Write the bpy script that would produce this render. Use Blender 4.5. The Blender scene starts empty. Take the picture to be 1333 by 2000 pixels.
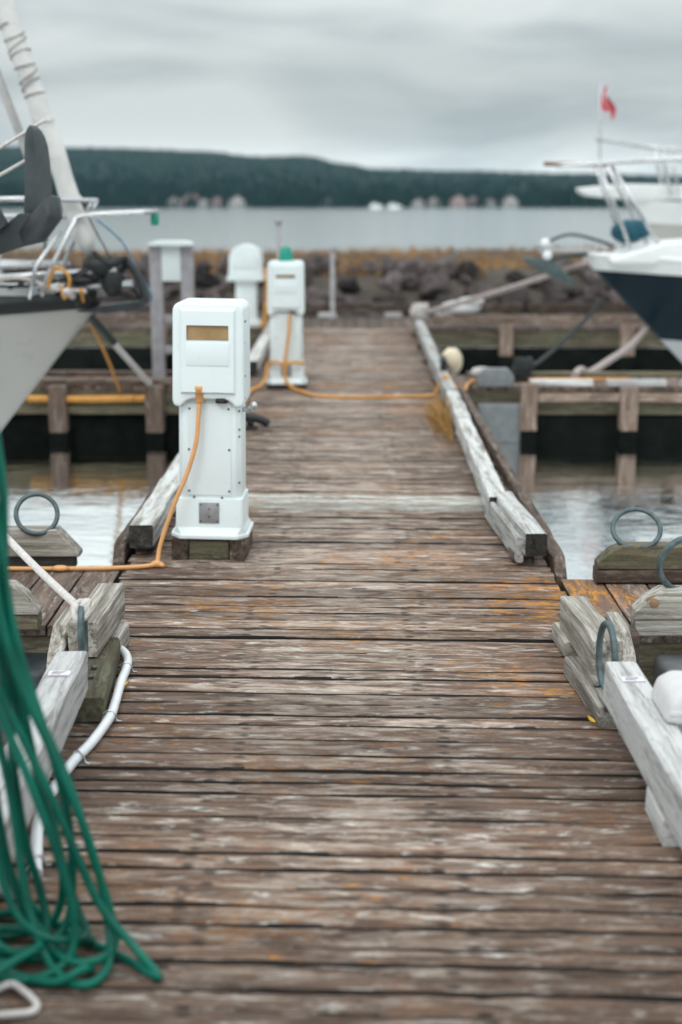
import bpy, bmesh, math, random
from mathutils import Vector, Matrix, noise
R = math.radians
random.seed(7)
sc = bpy.context.scene
COL = sc.collection

# ------------------------------------------------------------------ camera, sky, sun, exposure
cam_d = bpy.data.cameras.new('camera'); cam = bpy.data.objects.new('camera', cam_d); COL.objects.link(cam)
sc.camera = cam
cam.location = (0, 0, 1.5)
cam.rotation_euler = (R(90) - math.atan(600 / 2778), 0, R(0.48))
cam_d.sensor_fit = 'VERTICAL'; cam_d.sensor_height = 36; cam_d.lens = 50
cam_d.clip_start = 0.05; cam_d.clip_end = 8000
cam_d.dof.use_dof = True; cam_d.dof.focus_distance = 4.9; cam_d.dof.aperture_fstop = 1.7
cam_d.dof.aperture_blades = 0

SUN_EL, SUN_AZ = R(48), R(200)        # high soft light from behind the viewer
world = bpy.data.worlds.new('World'); sc.world = world; world.use_nodes = True
nt = world.node_tree; nt.nodes.clear(); N = nt.nodes.new; LK = nt.links.new
out = N('ShaderNodeOutputWorld'); bg = N('ShaderNodeBackground'); LK(bg.outputs[0], out.inputs[0])
sky = N('ShaderNodeTexSky'); sky.sky_type = 'NISHITA'; sky.sun_disc = False
sky.sun_elevation = SUN_EL; sky.sun_rotation = SUN_AZ; sky.air_density = 1.5; sky.dust_density = 3
bg.inputs[1].default_value = 0.1
tc = N('ShaderNodeTexCoord')
mp = N('ShaderNodeMapping'); mp.inputs['Scale'].default_value = (3.2, 3.2, 15); LK(tc.outputs['Generated'], mp.inputs[0])
mp.inputs['Location'].default_value = (1.7, 0.4, 2.37)
n1 = N('ShaderNodeTexNoise'); n1.inputs['Scale'].default_value = 1.5; n1.inputs['Detail'].default_value = 4
n1.inputs['Roughness'].default_value = 0.45; n1.inputs['Distortion'].default_value = 0.3; LK(mp.outputs[0], n1.inputs[0])
rp = N('ShaderNodeValToRGB'); LK(n1.outputs[0], rp.inputs[0])
rp.color_ramp.elements[0].position = 0.37; rp.color_ramp.elements[0].color = (4.7, 5.35, 5.6, 1)
rp.color_ramp.elements[1].position = 0.60; rp.color_ramp.elements[1].color = (7.6, 8.1, 8.1, 1)
# overcast sky: brighter overhead than at the horizon, the whole way round
sx = N('ShaderNodeSeparateXYZ'); LK(tc.outputs['Generated'], sx.inputs[0])
ma = N('ShaderNodeFloatCurve'); LK(sx.outputs[2], ma.inputs[1]); cv = ma.mapping.curves[0]
cv.points[0].location = (0, 0.52); cv.points[1].location = (1, 0.95)
for p in ((0.025, 0.46), (0.065, 0.325), (0.10, 0.335), (0.15, 0.375), (0.30, 0.53), (0.6, 0.80)): cv.points.new(*p)
ma.mapping.update()
mx0 = N('ShaderNodeMath'); mx0.operation = 'MULTIPLY'; mx0.inputs[1].default_value = 2.9; LK(ma.outputs[0], mx0.inputs[0]); ma = mx0
vm = N('ShaderNodeVectorMath'); vm.operation = 'SCALE'; LK(rp.outputs[0], vm.inputs[0]); LK(ma.outputs[0], vm.inputs['Scale'])
mix = N('ShaderNodeMix'); mix.data_type = 'RGBA'; mix.inputs[0].default_value = 0.93
LK(sky.outputs[0], mix.inputs[6]); LK(vm.outputs[0], mix.inputs[7]); LK(mix.outputs[2], bg.inputs[0])

sd = bpy.data.lights.new('sun', 'SUN'); sun = bpy.data.objects.new('sun', sd); COL.objects.link(sun)
sd.energy = 0.85; sd.angle = R(25); sd.color = (1.0, 0.995, 0.985)
sdir = Vector((math.sin(SUN_AZ) * math.cos(SUN_EL), math.cos(SUN_AZ) * math.cos(SUN_EL), math.sin(SUN_EL)))
sun.rotation_euler = (-sdir).to_track_quat('-Z', 'Y').to_euler(); sun.location = sdir * 40
vs = sc.view_settings; vs.view_transform = 'Standard'; vs.look = 'None'; vs.exposure = 0.0; vs.gamma = 1
sc.render.engine = 'CYCLES'
sc.cycles.max_bounces = 6; sc.cycles.diffuse_bounces = 2; sc.cycles.glossy_bounces = 3; sc.cycles.volume_bounces = 0
sc.cycles.use_denoising = True; sc.cycles.sample_clamp_indirect = 4

WATER_Z = -0.47

# ------------------------------------------------------------------ materials
def mat(name):
    m = bpy.data.materials.new(name); m.use_nodes = True
    t = m.node_tree; b = t.nodes['Principled BSDF']
    return m, t, b
def c4(c): return (c[0], c[1], c[2], 1)
def plain(name, col, rough=0.5, metal=0.0, var=0.12, scale=9.0, bump=0.0, bscale=60, spec=0.5, dirt=None, dirt_amt=0.0):
    """painted / plastic / metal surface with mottling, faint grime and fine relief"""
    m, t, b = mat(name); n = t.nodes.new; l = t.links.new
    tc = n('ShaderNodeTexCoord'); oi = n('ShaderNodeObjectInfo')
    av = n('ShaderNodeVectorMath'); av.operation = 'ADD'; l(tc.outputs['Object'], av.inputs[0])
    cb = n('ShaderNodeMath'); cb.operation = 'MULTIPLY'; cb.inputs[1].default_value = 37; l(oi.outputs['Random'], cb.inputs[0]); l(cb.outputs[0], av.inputs[1])
    nz = n('ShaderNodeTexNoise'); nz.inputs['Scale'].default_value = scale; nz.inputs['Detail'].default_value = 6; l(av.outputs[0], nz.inputs[0])
    r = n('ShaderNodeValToRGB'); l(nz.outputs[0], r.inputs[0])
    r.color_ramp.elements[0].position = 0.3; r.color_ramp.elements[1].position = 0.7
    r.color_ramp.elements[0].color = c4([x * (1 - var) for x in col]); r.color_ramp.elements[1].color = c4([min(1, x * (1 + var)) for x in col])
    src = r.outputs[0]
    if dirt:
        n2 = n('ShaderNodeTexNoise'); n2.inputs['Scale'].default_value = scale * 2.3; n2.inputs['Detail'].default_value = 8; n2.inputs['Roughness'].default_value = 0.7
        l(av.outputs[0], n2.inputs[0])
        r2 = n('ShaderNodeValToRGB'); l(n2.outputs[0], r2.inputs[0]); r2.color_ramp.elements[0].position = 0.62 - dirt_amt * 0.2; r2.color_ramp.elements[1].position = 0.78
        mx = n('ShaderNodeMix'); mx.data_type = 'RGBA'; l(r2.outputs[0], mx.inputs[0]); l(src, mx.inputs[6]); mx.inputs[7].default_value = c4(dirt); src = mx.outputs[2]
    l(src, b.inputs['Base Color'])
    rr = n('ShaderNodeMapRange'); rr.inputs[3].default_value = max(0.03, rough - 0.1); rr.inputs[4].default_value = min(1, rough + 0.1); l(nz.outputs[0], rr.inputs[0]); l(rr.outputs[0], b.inputs['Roughness'])
    b.inputs['Metallic'].default_value = metal; b.inputs['Specular IOR Level'].default_value = spec
    if bump:
        n3 = n('ShaderNodeTexNoise'); n3.inputs['Scale'].default_value = bscale; n3.inputs['Detail'].default_value = 4; l(av.outputs[0], n3.inputs[0])
        bp = n('ShaderNodeBump'); bp.inputs['Strength'].default_value = bump; bp.inputs['Distance'].default_value = 0.01; l(n3.outputs[0], bp.inputs['Height']); l(bp.outputs[0], b.inputs['Normal'])
    return m

def wood(name, dark, mid, light, light_amt=0.5, paint=None, paint_amt=0.0, lichen=0.0, green=0.0, gl=1.0, rough=0.85, bump=0.5, worn_shade=0.0, st=1.0):
    """weathered timber, grain along local X: brown ground, silvery raised grain, dark cracks, paint wear, orange lichen"""
    m, t, b = mat(name); n = t.nodes.new; l = t.links.new
    tc = n('ShaderNodeTexCoord'); oi = n('ShaderNodeObjectInfo'); geo = n('ShaderNodeNewGeometry')
    cb = n('ShaderNodeMath'); cb.operation = 'MULTIPLY'; cb.inputs[1].default_value = 61; l(oi.outputs['Random'], cb.inputs[0])
    av = n('ShaderNodeVectorMath'); av.operation = 'ADD'; l(tc.outputs['Object'], av.inputs[0]); l(cb.outputs[0], av.inputs[1])
    def nz(scale3, sc_, det=8, ro=0.65, dist=0.0, src=None):
        mp = n('ShaderNodeMapping'); mp.inputs['Scale'].default_value = (scale3[0] * (st if src is None else 1), scale3[1], scale3[2]); l(src or av.outputs[0], mp.inputs[0])
        x = n('ShaderNodeTexNoise'); x.inputs['Scale'].default_value = sc_; x.inputs['Detail'].default_value = det; x.inputs['Roughness'].default_value = ro; x.inputs['Distortion'].default_value = dist
        l(mp.outputs[0], x.inputs[0]); return x.outputs[0]
    def ramp(src, p0, p1, c0=(0, 0, 0), c1=(1, 1, 1)):
        r = n('ShaderNodeValToRGB'); l(src, r.inputs[0]); e = r.color_ramp.elements
        e[0].position = p0; e[1].position = p1; e[0].color = c4(c0); e[1].color = c4(c1); return r.outputs[0]
    def mixc(f, a, bb, blend='MIX'):
        x = n('ShaderNodeMix'); x.data_type = 'RGBA'; x.blend_type = blend
        if isinstance(f, float): x.inputs[0].default_value = f
        else: l(f, x.inputs[0])
        l(a, x.inputs[6])
        if isinstance(bb, tuple): x.inputs[7].default_value = c4(bb)
        else: l(bb, x.inputs[7])
        return x.outputs[2]
    def mul(a, bb):
        x = n('ShaderNodeMath'); x.operation = 'MULTIPLY'
        for i, v in enumerate((a, bb)):
            if isinstance(v, (int, float)): x.inputs[i].default_value = v
            else: l(v, x.inputs[i])
        return x.outputs[0]
    g1 = nz((1.3 * gl, 16 * gl, 16 * gl), 2.6, 9, 0.62, 0.25)
    g2 = nz((4.0 * gl, 50 * gl, 40 * gl), 2.2, 6, 0.7, 0.2)
    g3 = nz((2.6 * gl, 12 * gl, 12 * gl), 2.2, 8, 0.66, 0.5)
    col = ramp(g1, 0.34, 0.62, dark, mid)
    gg = g3
    if worn_shade:      # foot traffic bleaches the middle of the walk; foreground shade is painted in
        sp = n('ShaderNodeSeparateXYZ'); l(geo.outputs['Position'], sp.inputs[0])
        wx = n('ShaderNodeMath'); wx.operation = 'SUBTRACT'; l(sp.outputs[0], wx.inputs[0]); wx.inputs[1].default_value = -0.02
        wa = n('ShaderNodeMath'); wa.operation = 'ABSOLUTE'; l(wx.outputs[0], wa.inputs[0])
        wr = n('ShaderNodeMapRange'); l(wa.outputs[0], wr.inputs[0]); wr.inputs[1].default_value = 0.15; wr.inputs[2].default_value = 0.75; wr.inputs[3].default_value = worn_shade; wr.inputs[4].default_value = -worn_shade
        near_shade = n('ShaderNodeMapRange'); l(sp.outputs[1], near_shade.inputs[0]); near_shade.inputs[1].default_value = 2.4; near_shade.inputs[2].default_value = 5.2; near_shade.inputs[3].default_value = -worn_shade * 1.1; near_shade.inputs[4].default_value = worn_shade * .2
        w0 = n('ShaderNodeMath'); w0.operation = 'ADD'; l(wr.outputs[0], w0.inputs[0]); l(near_shade.outputs[0], w0.inputs[1])
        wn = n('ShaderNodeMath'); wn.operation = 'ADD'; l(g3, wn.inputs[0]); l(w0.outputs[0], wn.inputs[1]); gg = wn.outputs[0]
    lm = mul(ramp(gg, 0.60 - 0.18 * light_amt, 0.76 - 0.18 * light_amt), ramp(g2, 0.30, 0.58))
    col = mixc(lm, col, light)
    if paint:
        pm = nz((4.2 * gl, 17 * gl, 17 * gl), 2.0, 9, 0.7, 0.5)
        pm = mul(ramp(pm, 0.66 - 0.3 * paint_amt, 0.80 - 0.3 * paint_amt), ramp(g2, 0.18, 0.40))
        col = mixc(pm, col, paint)
    if green:
        gm = ramp(nz((1.2, 4, 4), 1.6, 5, 0.6), 0.5, 0.72)
        col = mixc(mul(gm, green), col, (0.13, 0.15, 0.085))
    ck = ramp(g2, 0.27, 0.40)
    col = mixc(ck, mixc(0.75, col, (0.012, 0.010, 0.009)), col)
    if lichen:
        lo = nz((1, 1, 1), 1.3, 2, 0.5, 0, geo.outputs['Position'])
        hi = nz((5, 15, 15), 2.3, 8, 0.72, 0.3)
        # a thick patch grows round the right finger's root
        vd = n('ShaderNodeVectorMath'); vd.operation = 'DISTANCE'; l(geo.outputs['Position'], vd.inputs[0]); vd.inputs[1].default_value = (0.88, 5.38, 0)
        pr_ = n('ShaderNodeMapRange'); l(vd.outputs['Value'], pr_.inputs[0]); pr_.inputs[1].default_value = 0.0; pr_.inputs[2].default_value = 0.75; pr_.inputs[3].default_value = 0.17; pr_.inputs[4].default_value = 0.0
        ma = n('ShaderNodeMath'); ma.operation = 'ADD'; l(mul(lo, 0.5), ma.inputs[0]); l(mul(hi, 0.8), ma.inputs[1])
        mb = n('ShaderNodeMath'); mb.operation = 'ADD'; l(ma.outputs[0], mb.inputs[0]); l(pr_.outputs[0], mb.inputs[1])
        k = 0.80 - 0.10 * lichen
        soft = mul(ramp(mb.outputs[0], k - 0.05, k + 0.10), 0.75)
        col = mixc(soft, col, (0.24, 0.105, 0.04))
        lx = mul(ramp(mb.outputs[0], k + 0.05, k + 0.12), ramp(g2, 0.3, 0.5))
        col = mixc(lx, col, (0.50, 0.215, 0.03))
    g4 = nz((22 * gl, 75 * gl, 60 * gl), 2.0, 4, 0.75, 0.1)
    col = mixc(ramp(g4, 0.30, 0.46), mixc(0.5, col, (0.02, 0.014, 0.011)), col)
    col = mixc(mul(ramp(g4, 0.60, 0.70), 0.45), col, light)
    if worn_shade:      # two nails over every joist, with a small rust stain
        so_ = n('ShaderNodeSeparateXYZ'); l(tc.outputs['Object'], so_.inputs[0])
        def mth(op, a, bb=0.0):
            x = n('ShaderNodeMath'); x.operation = op
            for i_, v in enumerate((a, bb)):
                if isinstance(v, (int, float)): x.inputs[i_].default_value = v
                else: l(v, x.inputs[i_])
            return x.outputs[0]
        dx = mth('MULTIPLY', mth('SUBTRACT', mth('FLOORED_MODULO', mth('ADD', so_.outputs[0], 1.13 + 2.9), 0.58), 0.29), 0.55)
        dy = mth('SUBTRACT', mth('ABSOLUTE', so_.outputs[1]), 0.026)
        dd = mth('SQRT', mth('ADD', mth('MULTIPLY', dx, dx), mth('MULTIPLY', dy, dy)))
        col = mixc(mul(ramp(dd, 0.006, 0.011, (1, 1, 1), (0, 0, 0)), 0.8), col, (0.020, 0.013, 0.010))
    hs = n('ShaderNodeHueSaturation'); l(col, hs.inputs['Color'])
    mr = n('ShaderNodeMapRange'); mr.inputs[3].default_value = 0.70; mr.inputs[4].default_value = 1.28; l(oi.outputs['Random'], mr.inputs[0]); l(mr.outputs[0], hs.inputs['Value'])
    l(hs.outputs[0], b.inputs['Base Color'])
    b.inputs['Roughness'].default_value = rough; b.inputs['Specular IOR Level'].default_value = 0.3
    ad = n('ShaderNodeMath'); ad.operation = 'ADD'; l(mul(g1, 0.6), ad.inputs[0]); l(mul(g2, 0.7), ad.inputs[1])
    bp = n('ShaderNodeBump'); bp.inputs['Strength'].default_value = bump; bp.inputs['Distance'].default_value = 0.006; l(ad.outputs[0], bp.inputs['Height']); l(bp.outputs[0], b.inputs['Normal'])
    return m

M = {}
M['deck'] = wood('deck_wood', (0.042, 0.025, 0.018), (0.180, 0.115, 0.083), (0.41, 0.335, 0.28), 0.72, (0.56, 0.52, 0.475), 0.37, 0.78, worn_shade=0.055)
M['deck_pale'] = wood('deck_wood_pale', (0.16, 0.125, 0.10), (0.30, 0.265, 0.225), (0.46, 0.44, 0.40), 0.8, (0.52, 0.52, 0.49), 0.6, 0.2)
M['finger'] = wood('finger_wood', (0.07, 0.045, 0.035), (0.19, 0.135, 0.108), (0.36, 0.33, 0.30), 0.4, (0.42, 0.40, 0.38), 0.3, 0.75)
M['grey'] = wood('grey_timber', (0.085, 0.070, 0.056), (0.30, 0.27, 0.23), (0.50, 0.47, 0.43), 0.9, None, 0, 0, 0.22, 1.2, st=0.3)
M['rail'] = wood('rail_timber', (0.12, 0.105, 0.09), (0.33, 0.305, 0.275), (0.50, 0.49, 0.465), 0.9, (0.52, 0.525, 0.515), 0.78, 0, 0, 0.8, st=0.35)
M['white_timber'] = wood('white_painted_timber', (0.17, 0.15, 0.135), (0.37, 0.355, 0.335), (0.48, 0.475, 0.465), 0.7, (0.58, 0.575, 0.57), 0.92, 0, 0, 1, 0.7, 0.3, st=0.35)
M['olive'] = wood('olive_timber', (0.05, 0.042, 0.028), (0.17, 0.145, 0.095), (0.32, 0.285, 0.21), 0.3, None, 0, 0, 0.8)
M['brown'] = wood('brown_timber', (0.032, 0.021, 0.016), (0.115, 0.08, 0.062), (0.29, 0.235, 0.20), 0.45)
M['post'] = wood('post_timber', (0.09, 0.058, 0.044), (0.27, 0.19, 0.15), (0.46, 0.38, 0.32), 0.5)
M['dark'] = wood('dark_timber', (0.012, 0.011, 0.010), (0.045, 0.040, 0.036), (0.12, 0.11, 0.10), 0.3)
M['wet_shade'] = plain('wet_and_shaded_timber', (0.007, 0.009, 0.008), 0.95, 0, 0.4, 8, 0.3, 40, 0.08)  # near black: painted shade under the decks, wet wood on post feet
M['pedestal'] = plain('pedestal_white', (0.735, 0.795, 0.80), 0.42, 0, 0.03, 6, 0.04, 90, 0.4, (0.62, 0.63, 0.58), 0.12)
M['pedestal_old'] = plain('pedestal_old_white', (0.68, 0.735, 0.735), 0.5, 0, 0.05, 5, 0.05, 80)
M['amber'] = plain('amber_window', (0.30, 0.19, 0.085), 0.18, 0, 0.3, 14)
M['recess'] = plain('dark_recess', (0.03, 0.026, 0.022), 0.7)
M['screw'] = plain('screw_metal', (0.12, 0.125, 0.13), 0.45, 0.7)
M['plate'] = plain('cover_plate', (0.40, 0.40, 0.41), 0.4, 0.6, 0.12, 30)
M['galv'] = plain('galvanised_steel', (0.085, 0.115, 0.12), 0.5, 0.45, 0.3, 40, 0.25, 120, 0.5, (0.10, 0.12, 0.13), 0.4)
M['steel'] = plain('stainless_tube', (0.55, 0.55, 0.56), 0.28, 0.8, 0.08, 10)
M['cord_near'] = plain('peach_cord', (0.66, 0.33, 0.125), 0.5, 0, 0.10, 20)
M['cord'] = plain('orange_cord', (0.60, 0.27, 0.05), 0.5, 0, 0.12, 20)
M['hose'] = plain('green_hose', (0.0, 0.108, 0.072), 0.34, 0, 0.35, 9, 0.05, 150, 0.25)
M['pvc'] = plain('white_conduit', (0.74, 0.75, 0.77), 0.35, 0, 0.05, 12, 0, 60, 0.5, (0.5, 0.48, 0.45), 0.25)
M['rope'] = plain('white_rope', (0.60, 0.555, 0.53), 0.85, 0, 0.15, 60, 0.6, 220)
M['rope_tan'] = plain('tan_rope', (0.40, 0.335, 0.315), 0.9, 0, 0.2, 40, 0.6, 160)
M['rope_dark'] = plain('dark_rope', (0.022, 0.025, 0.026), 0.8, 0, 0.3, 60, 0.5, 200)
M['rope_orange'] = plain('orange_rope', (0.55, 0.26, 0.05), 0.8, 0, 0.2, 60, 0.5, 200)
M['blue'] = plain('blue_plastic', (0.05, 0.22, 0.36), 0.5)
M['black'] = plain('black_rubber', (0.014, 0.016, 0.016), 0.6, 0, 0.3, 20, 0.2, 90)
M['float'] = plain('float_black', (0.022, 0.030, 0.036), 0.5, 0, 0.25, 10, 0.15, 70, 0.5, (0.07, 0.075, 0.07), 0.3)
M['float_grey'] = plain('float_grey', (0.16, 0.17, 0.175), 0.6, 0, 0.2, 12, 0.25, 90, 0.5, (0.24, 0.24, 0.23), 0.4)
M['fender'] = plain('white_fender', (0.58, 0.565, 0.565), 0.55, 0, 0.07, 14, 0.15, 60, 0.4, (0.5, 0.46, 0.45), 0.25)
M['print'] = plain('label_plate', (0.72, 0.72, 0.74), 0.4, 0, 0.1, 60)
M['ink'] = plain('label_ink', (0.25, 0.17, 0.25), 0.5)
M['anchor'] = plain('anchor_grey', (0.030, 0.035, 0.038), 0.5, 0.2, 0.25, 14, 0.2, 80)
M['anchor_edge'] = plain('anchor_grey_light', (0.075, 0.085, 0.09), 0.45, 0.25, 0.15, 18, 0.15, 80)
M['hull_grey'] = plain('gelcoat_grey', (0.45, 0.43, 0.40), 0.3, 0, 0.05, 2.5, 0, 1, 0.5, (0.40, 0.38, 0.35), 0.1)
M['gel'] = plain('gelcoat_white', (0.78, 0.79, 0.78), 0.25, 0, 0.03, 4)
M['navy'] = plain('gelcoat_navy', (0.003, 0.013, 0.021), 0.35, 0, 0.1, 3, 0, 60, 0.12)
M['antifoul'] = plain('antifoul_grey', (0.42, 0.42, 0.43), 0.45, 0, 0.1, 5)
M['sail'] = plain('sail_cloth', (0.60, 0.59, 0.57), 0.8, 0, 0.1, 10, 0.6, 30)
M['teal_cloth'] = plain('teal_cloth', (0.003, 0.07, 0.105), 0.7, 0, 0.2, 14, 0.5, 40)
M['teak'] = plain('teak_trim', (0.22, 0.13, 0.07), 0.6, 0, 0.2, 20)
M['teal_plastic'] = plain('teal_lens', (0.0, 0.24, 0.17), 0.3)
M['flag_red'] = plain('flag_red', (0.55, 0.035, 0.06), 0.8)
M['flag_white'] = plain('flag_white', (0.75, 0.70, 0.72), 0.8)
M['buoy'] = plain('cream_buoy', (0.66, 0.56, 0.40), 0.45)
M['leaf'] = plain('yellow_leaf', (0.62, 0.38, 0.03), 0.6)
M['dry'] = plain('dry_grass', (0.36, 0.20, 0.065), 0.9, 0, 0.35, 40)
M['pilepost'] = plain('pile_grey', (0.31, 0.295, 0.31), 0.7, 0, 0.2, 10, 0.3, 50)

# ------------------------------------------------------------------ mesh helpers
class MB:
    def __init__(s): s.v = []; s.f = []; s.smooth = []
    def add(s, vs, fs, smooth=False):
        o = len(s.v); s.v += [tuple(v) for v in vs]
        for f in fs: s.f.append([i + o for i in f]); s.smooth.append(smooth)
    def box(s, c, d, rot=None):
        x, y, z = d[0] / 2, d[1] / 2, d[2] / 2
        vs = [Vector(p) for p in ((-x, -y, -z), (x, -y, -z), (x, y, -z), (-x, y, -z), (-x, -y, z), (x, -y, z), (x, y, z), (-x, y, z))]
        if rot is not None: vs = [rot @ v for v in vs]
        s.add([v + Vector(c) for v in vs], [(0, 3, 2, 1), (4, 5, 6, 7), (0, 1, 5, 4), (1, 2, 6, 5), (2, 3, 7, 6), (3, 0, 4, 7)])
    def prism(s, pts, axis, a, b):
        """polygon pts in the two other axes extruded from a to b along axis"""
        n = len(pts)
        def P(p, t):
            return {'x': (t, p[0], p[1]), 'y': (p[0], t, p[1]), 'z': (p[0], p[1], t)}[axis]
        vs = [P(p, a) for p in pts] + [P(p, b) for p in pts]
        fs = [tuple(range(n))[::-1], tuple(range(n, 2 * n))] + [(i, (i + 1) % n, n + (i + 1) % n, n + i) for i in range(n)]
        s.add(vs, fs)
    def tube(s, pts, r, seg=8, closed=False, cap=True):
        pts = [Vector(p) for p in pts]; n = len(pts); rs = r if isinstance(r, (list, tuple)) else [r] * n
        up = None; vs = []
        for i, p in enumerate(pts):
            if closed: t = pts[(i + 1) % n] - pts[i - 1]
            else: t = pts[min(i + 1, n - 1)] - pts[max(i - 1, 0)]
            t.normalize()
            if up is None: up = t.orthogonal().normalized()
            else:
                up = up - t * up.dot(t)
                up = up.normalized() if up.length > 1e-6 else t.orthogonal().normalized()
            w = t.cross(up)
            for k in range(seg):
                a = 2 * math.pi * k / seg
                vs.append(p + (up * math.cos(a) + w * math.sin(a)) * rs[i])
        fs = []
        m = n if closed else n - 1
        for i in range(m):
            j = (i + 1) % n
            for k in range(seg):
                k2 = (k + 1) % seg
                fs.append((i * seg + k, i * seg + k2, j * seg + k2, j * seg + k))
        s.add(vs, fs, True)
        if cap and not closed:
            s.add(vs[:seg], [tuple(range(seg))[::-1]]); s.add(vs[-seg:], [tuple(range(seg))])
    def lathe(s, prof, c=(0, 0, 0), seg=20, smooth=True):
        vs = []; fs = []
        for (r, z) in prof:
            for k in range(seg):
                a = 2 * math.pi * k / seg; vs.append((c[0] + r * math.cos(a), c[1] + r * math.sin(a), c[2] + z))
        for i in range(len(prof) - 1):
            for k in range(seg):
                k2 = (k + 1) % seg; fs.append((i * seg + k, i * seg + k2, (i + 1) * seg + k2, (i + 1) * seg + k))
        s.add(vs, fs, smooth); s.add(vs[:seg], [tuple(range(seg))[::-1]]); s.add(vs[-seg:], [tuple(range(seg))])
    def ball(s, c, r, seg=12, ring=8, sq=(1, 1, 1)):
        prof = []
        vs = []; fs = []
        for i in range(ring + 1):
            th = math.pi * i / ring
            for k in range(seg):
                a = 2 * math.pi * k / seg
                vs.append((c[0] + r * sq[0] * math.sin(th) * math.cos(a), c[1] + r * sq[1] * math.sin(th) * math.sin(a), c[2] - r * sq[2] * math.cos(th)))
        for i in range(ring):
            for k in range(seg):
                k2 = (k + 1) % seg; fs.append((i * seg + k, i * seg + k2, (i + 1) * seg + k2, (i + 1) * seg + k))
        s.add(vs, fs, True)
    def mesh(s, name, bevel=0.0, bseg=2, off=(0, 0, 0)):
        me = bpy.data.meshes.new(name)
        me.from_pydata([(v[0] - off[0], v[1] - off[1], v[2] - off[2]) for v in s.v], [], s.f)
        me.polygons.foreach_set('use_smooth', s.smooth)
        bm = bmesh.new(); bm.from_mesh(me)
        bmesh.ops.remove_doubles(bm, verts=bm.verts, dist=1e-6)
        bmesh.ops.recalc_face_normals(bm, faces=bm.faces)
        if bevel:
            es = [e for e in bm.edges if len(e.link_faces) == 2 and e.calc_face_angle(0) > 0.35]
            bmesh.ops.bevel(bm, geom=es, offset=bevel, segments=bseg, profile=0.6, affect='EDGES', clamp_overlap=True)
            for f in bm.faces: f.smooth = True
        bm.to_mesh(me); bm.free()
        if bevel:
            try: me.set_sharp_from_angle(angle=R(38))
            except Exception: pass
        return me
    def build(s, name, m, parent=None, bevel=0.0, bseg=2, world=False, props=None):
        """one mesh object; a top-level one gets its origin at its own base; a child given in world coordinates is shifted into its parent"""
        if parent is None:
            xs, ys, zs = zip(*s.v); off = ((min(xs) + max(xs)) / 2, (min(ys) + max(ys)) / 2, min(zs))
            o = bpy.data.objects.new(name, s.mesh(name, bevel, bseg, off)); o.location = off
        else:
            off = (0, 0, 0)
            if world:
                bpy.context.view_layer.update()
                off = parent.matrix_world.translation[:]
            o = bpy.data.objects.new(name, s.mesh(name, bevel, bseg, off)); o.parent = parent
        COL.objects.link(o); o.data.materials.append(M[m] if isinstance(m, str) else m)
        return o

def tag(o, label=None, cat=None, group=None, kind=None):
    if label: o['label'] = label
    if cat: o['category'] = cat
    if group: o['group'] = group
    if kind: o['kind'] = kind
    return o
def thing(name, label, cat, loc=(0, 0, 0), rz=0, group=None):
    o = bpy.data.objects.new(name, None); o.empty_display_size = 0.1; COL.objects.link(o)
    o.location = loc; o.rotation_euler = (0, 0, rz); return tag(o, label, cat, group)
def spline(pts, n=8, closed=False):
    pts = [Vector(p) for p in pts]; L = len(pts); outp = []
    rng = range(L) if closed else range(L - 1)
    for i in rng:
        if closed: p0, p1, p2, p3 = pts[i - 1], pts[i], pts[(i + 1) % L], pts[(i + 2) % L]
        else: p0, p1, p2, p3 = pts[max(i - 1, 0)], pts[i], pts[i + 1], pts[min(i + 2, L - 1)]
        for k in range(n):
            t = k / n
            outp.append(0.5 * ((2 * p1) + (-p0 + p2) * t + (2 * p0 - 5 * p1 + 4 * p2 - p3) * t * t + (-p0 + 3 * p1 - 3 * p2 + p3) * t ** 3))
    if not closed: outp.append(pts[-1])
    return outp
def sag(a, b, d, n=16):
    a, b = Vector(a), Vector(b)
    return [a.lerp(b, i / n) - Vector((0, 0, d * 4 * (i / n) * (1 - i / n))) for i in range(n + 1)]

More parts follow.
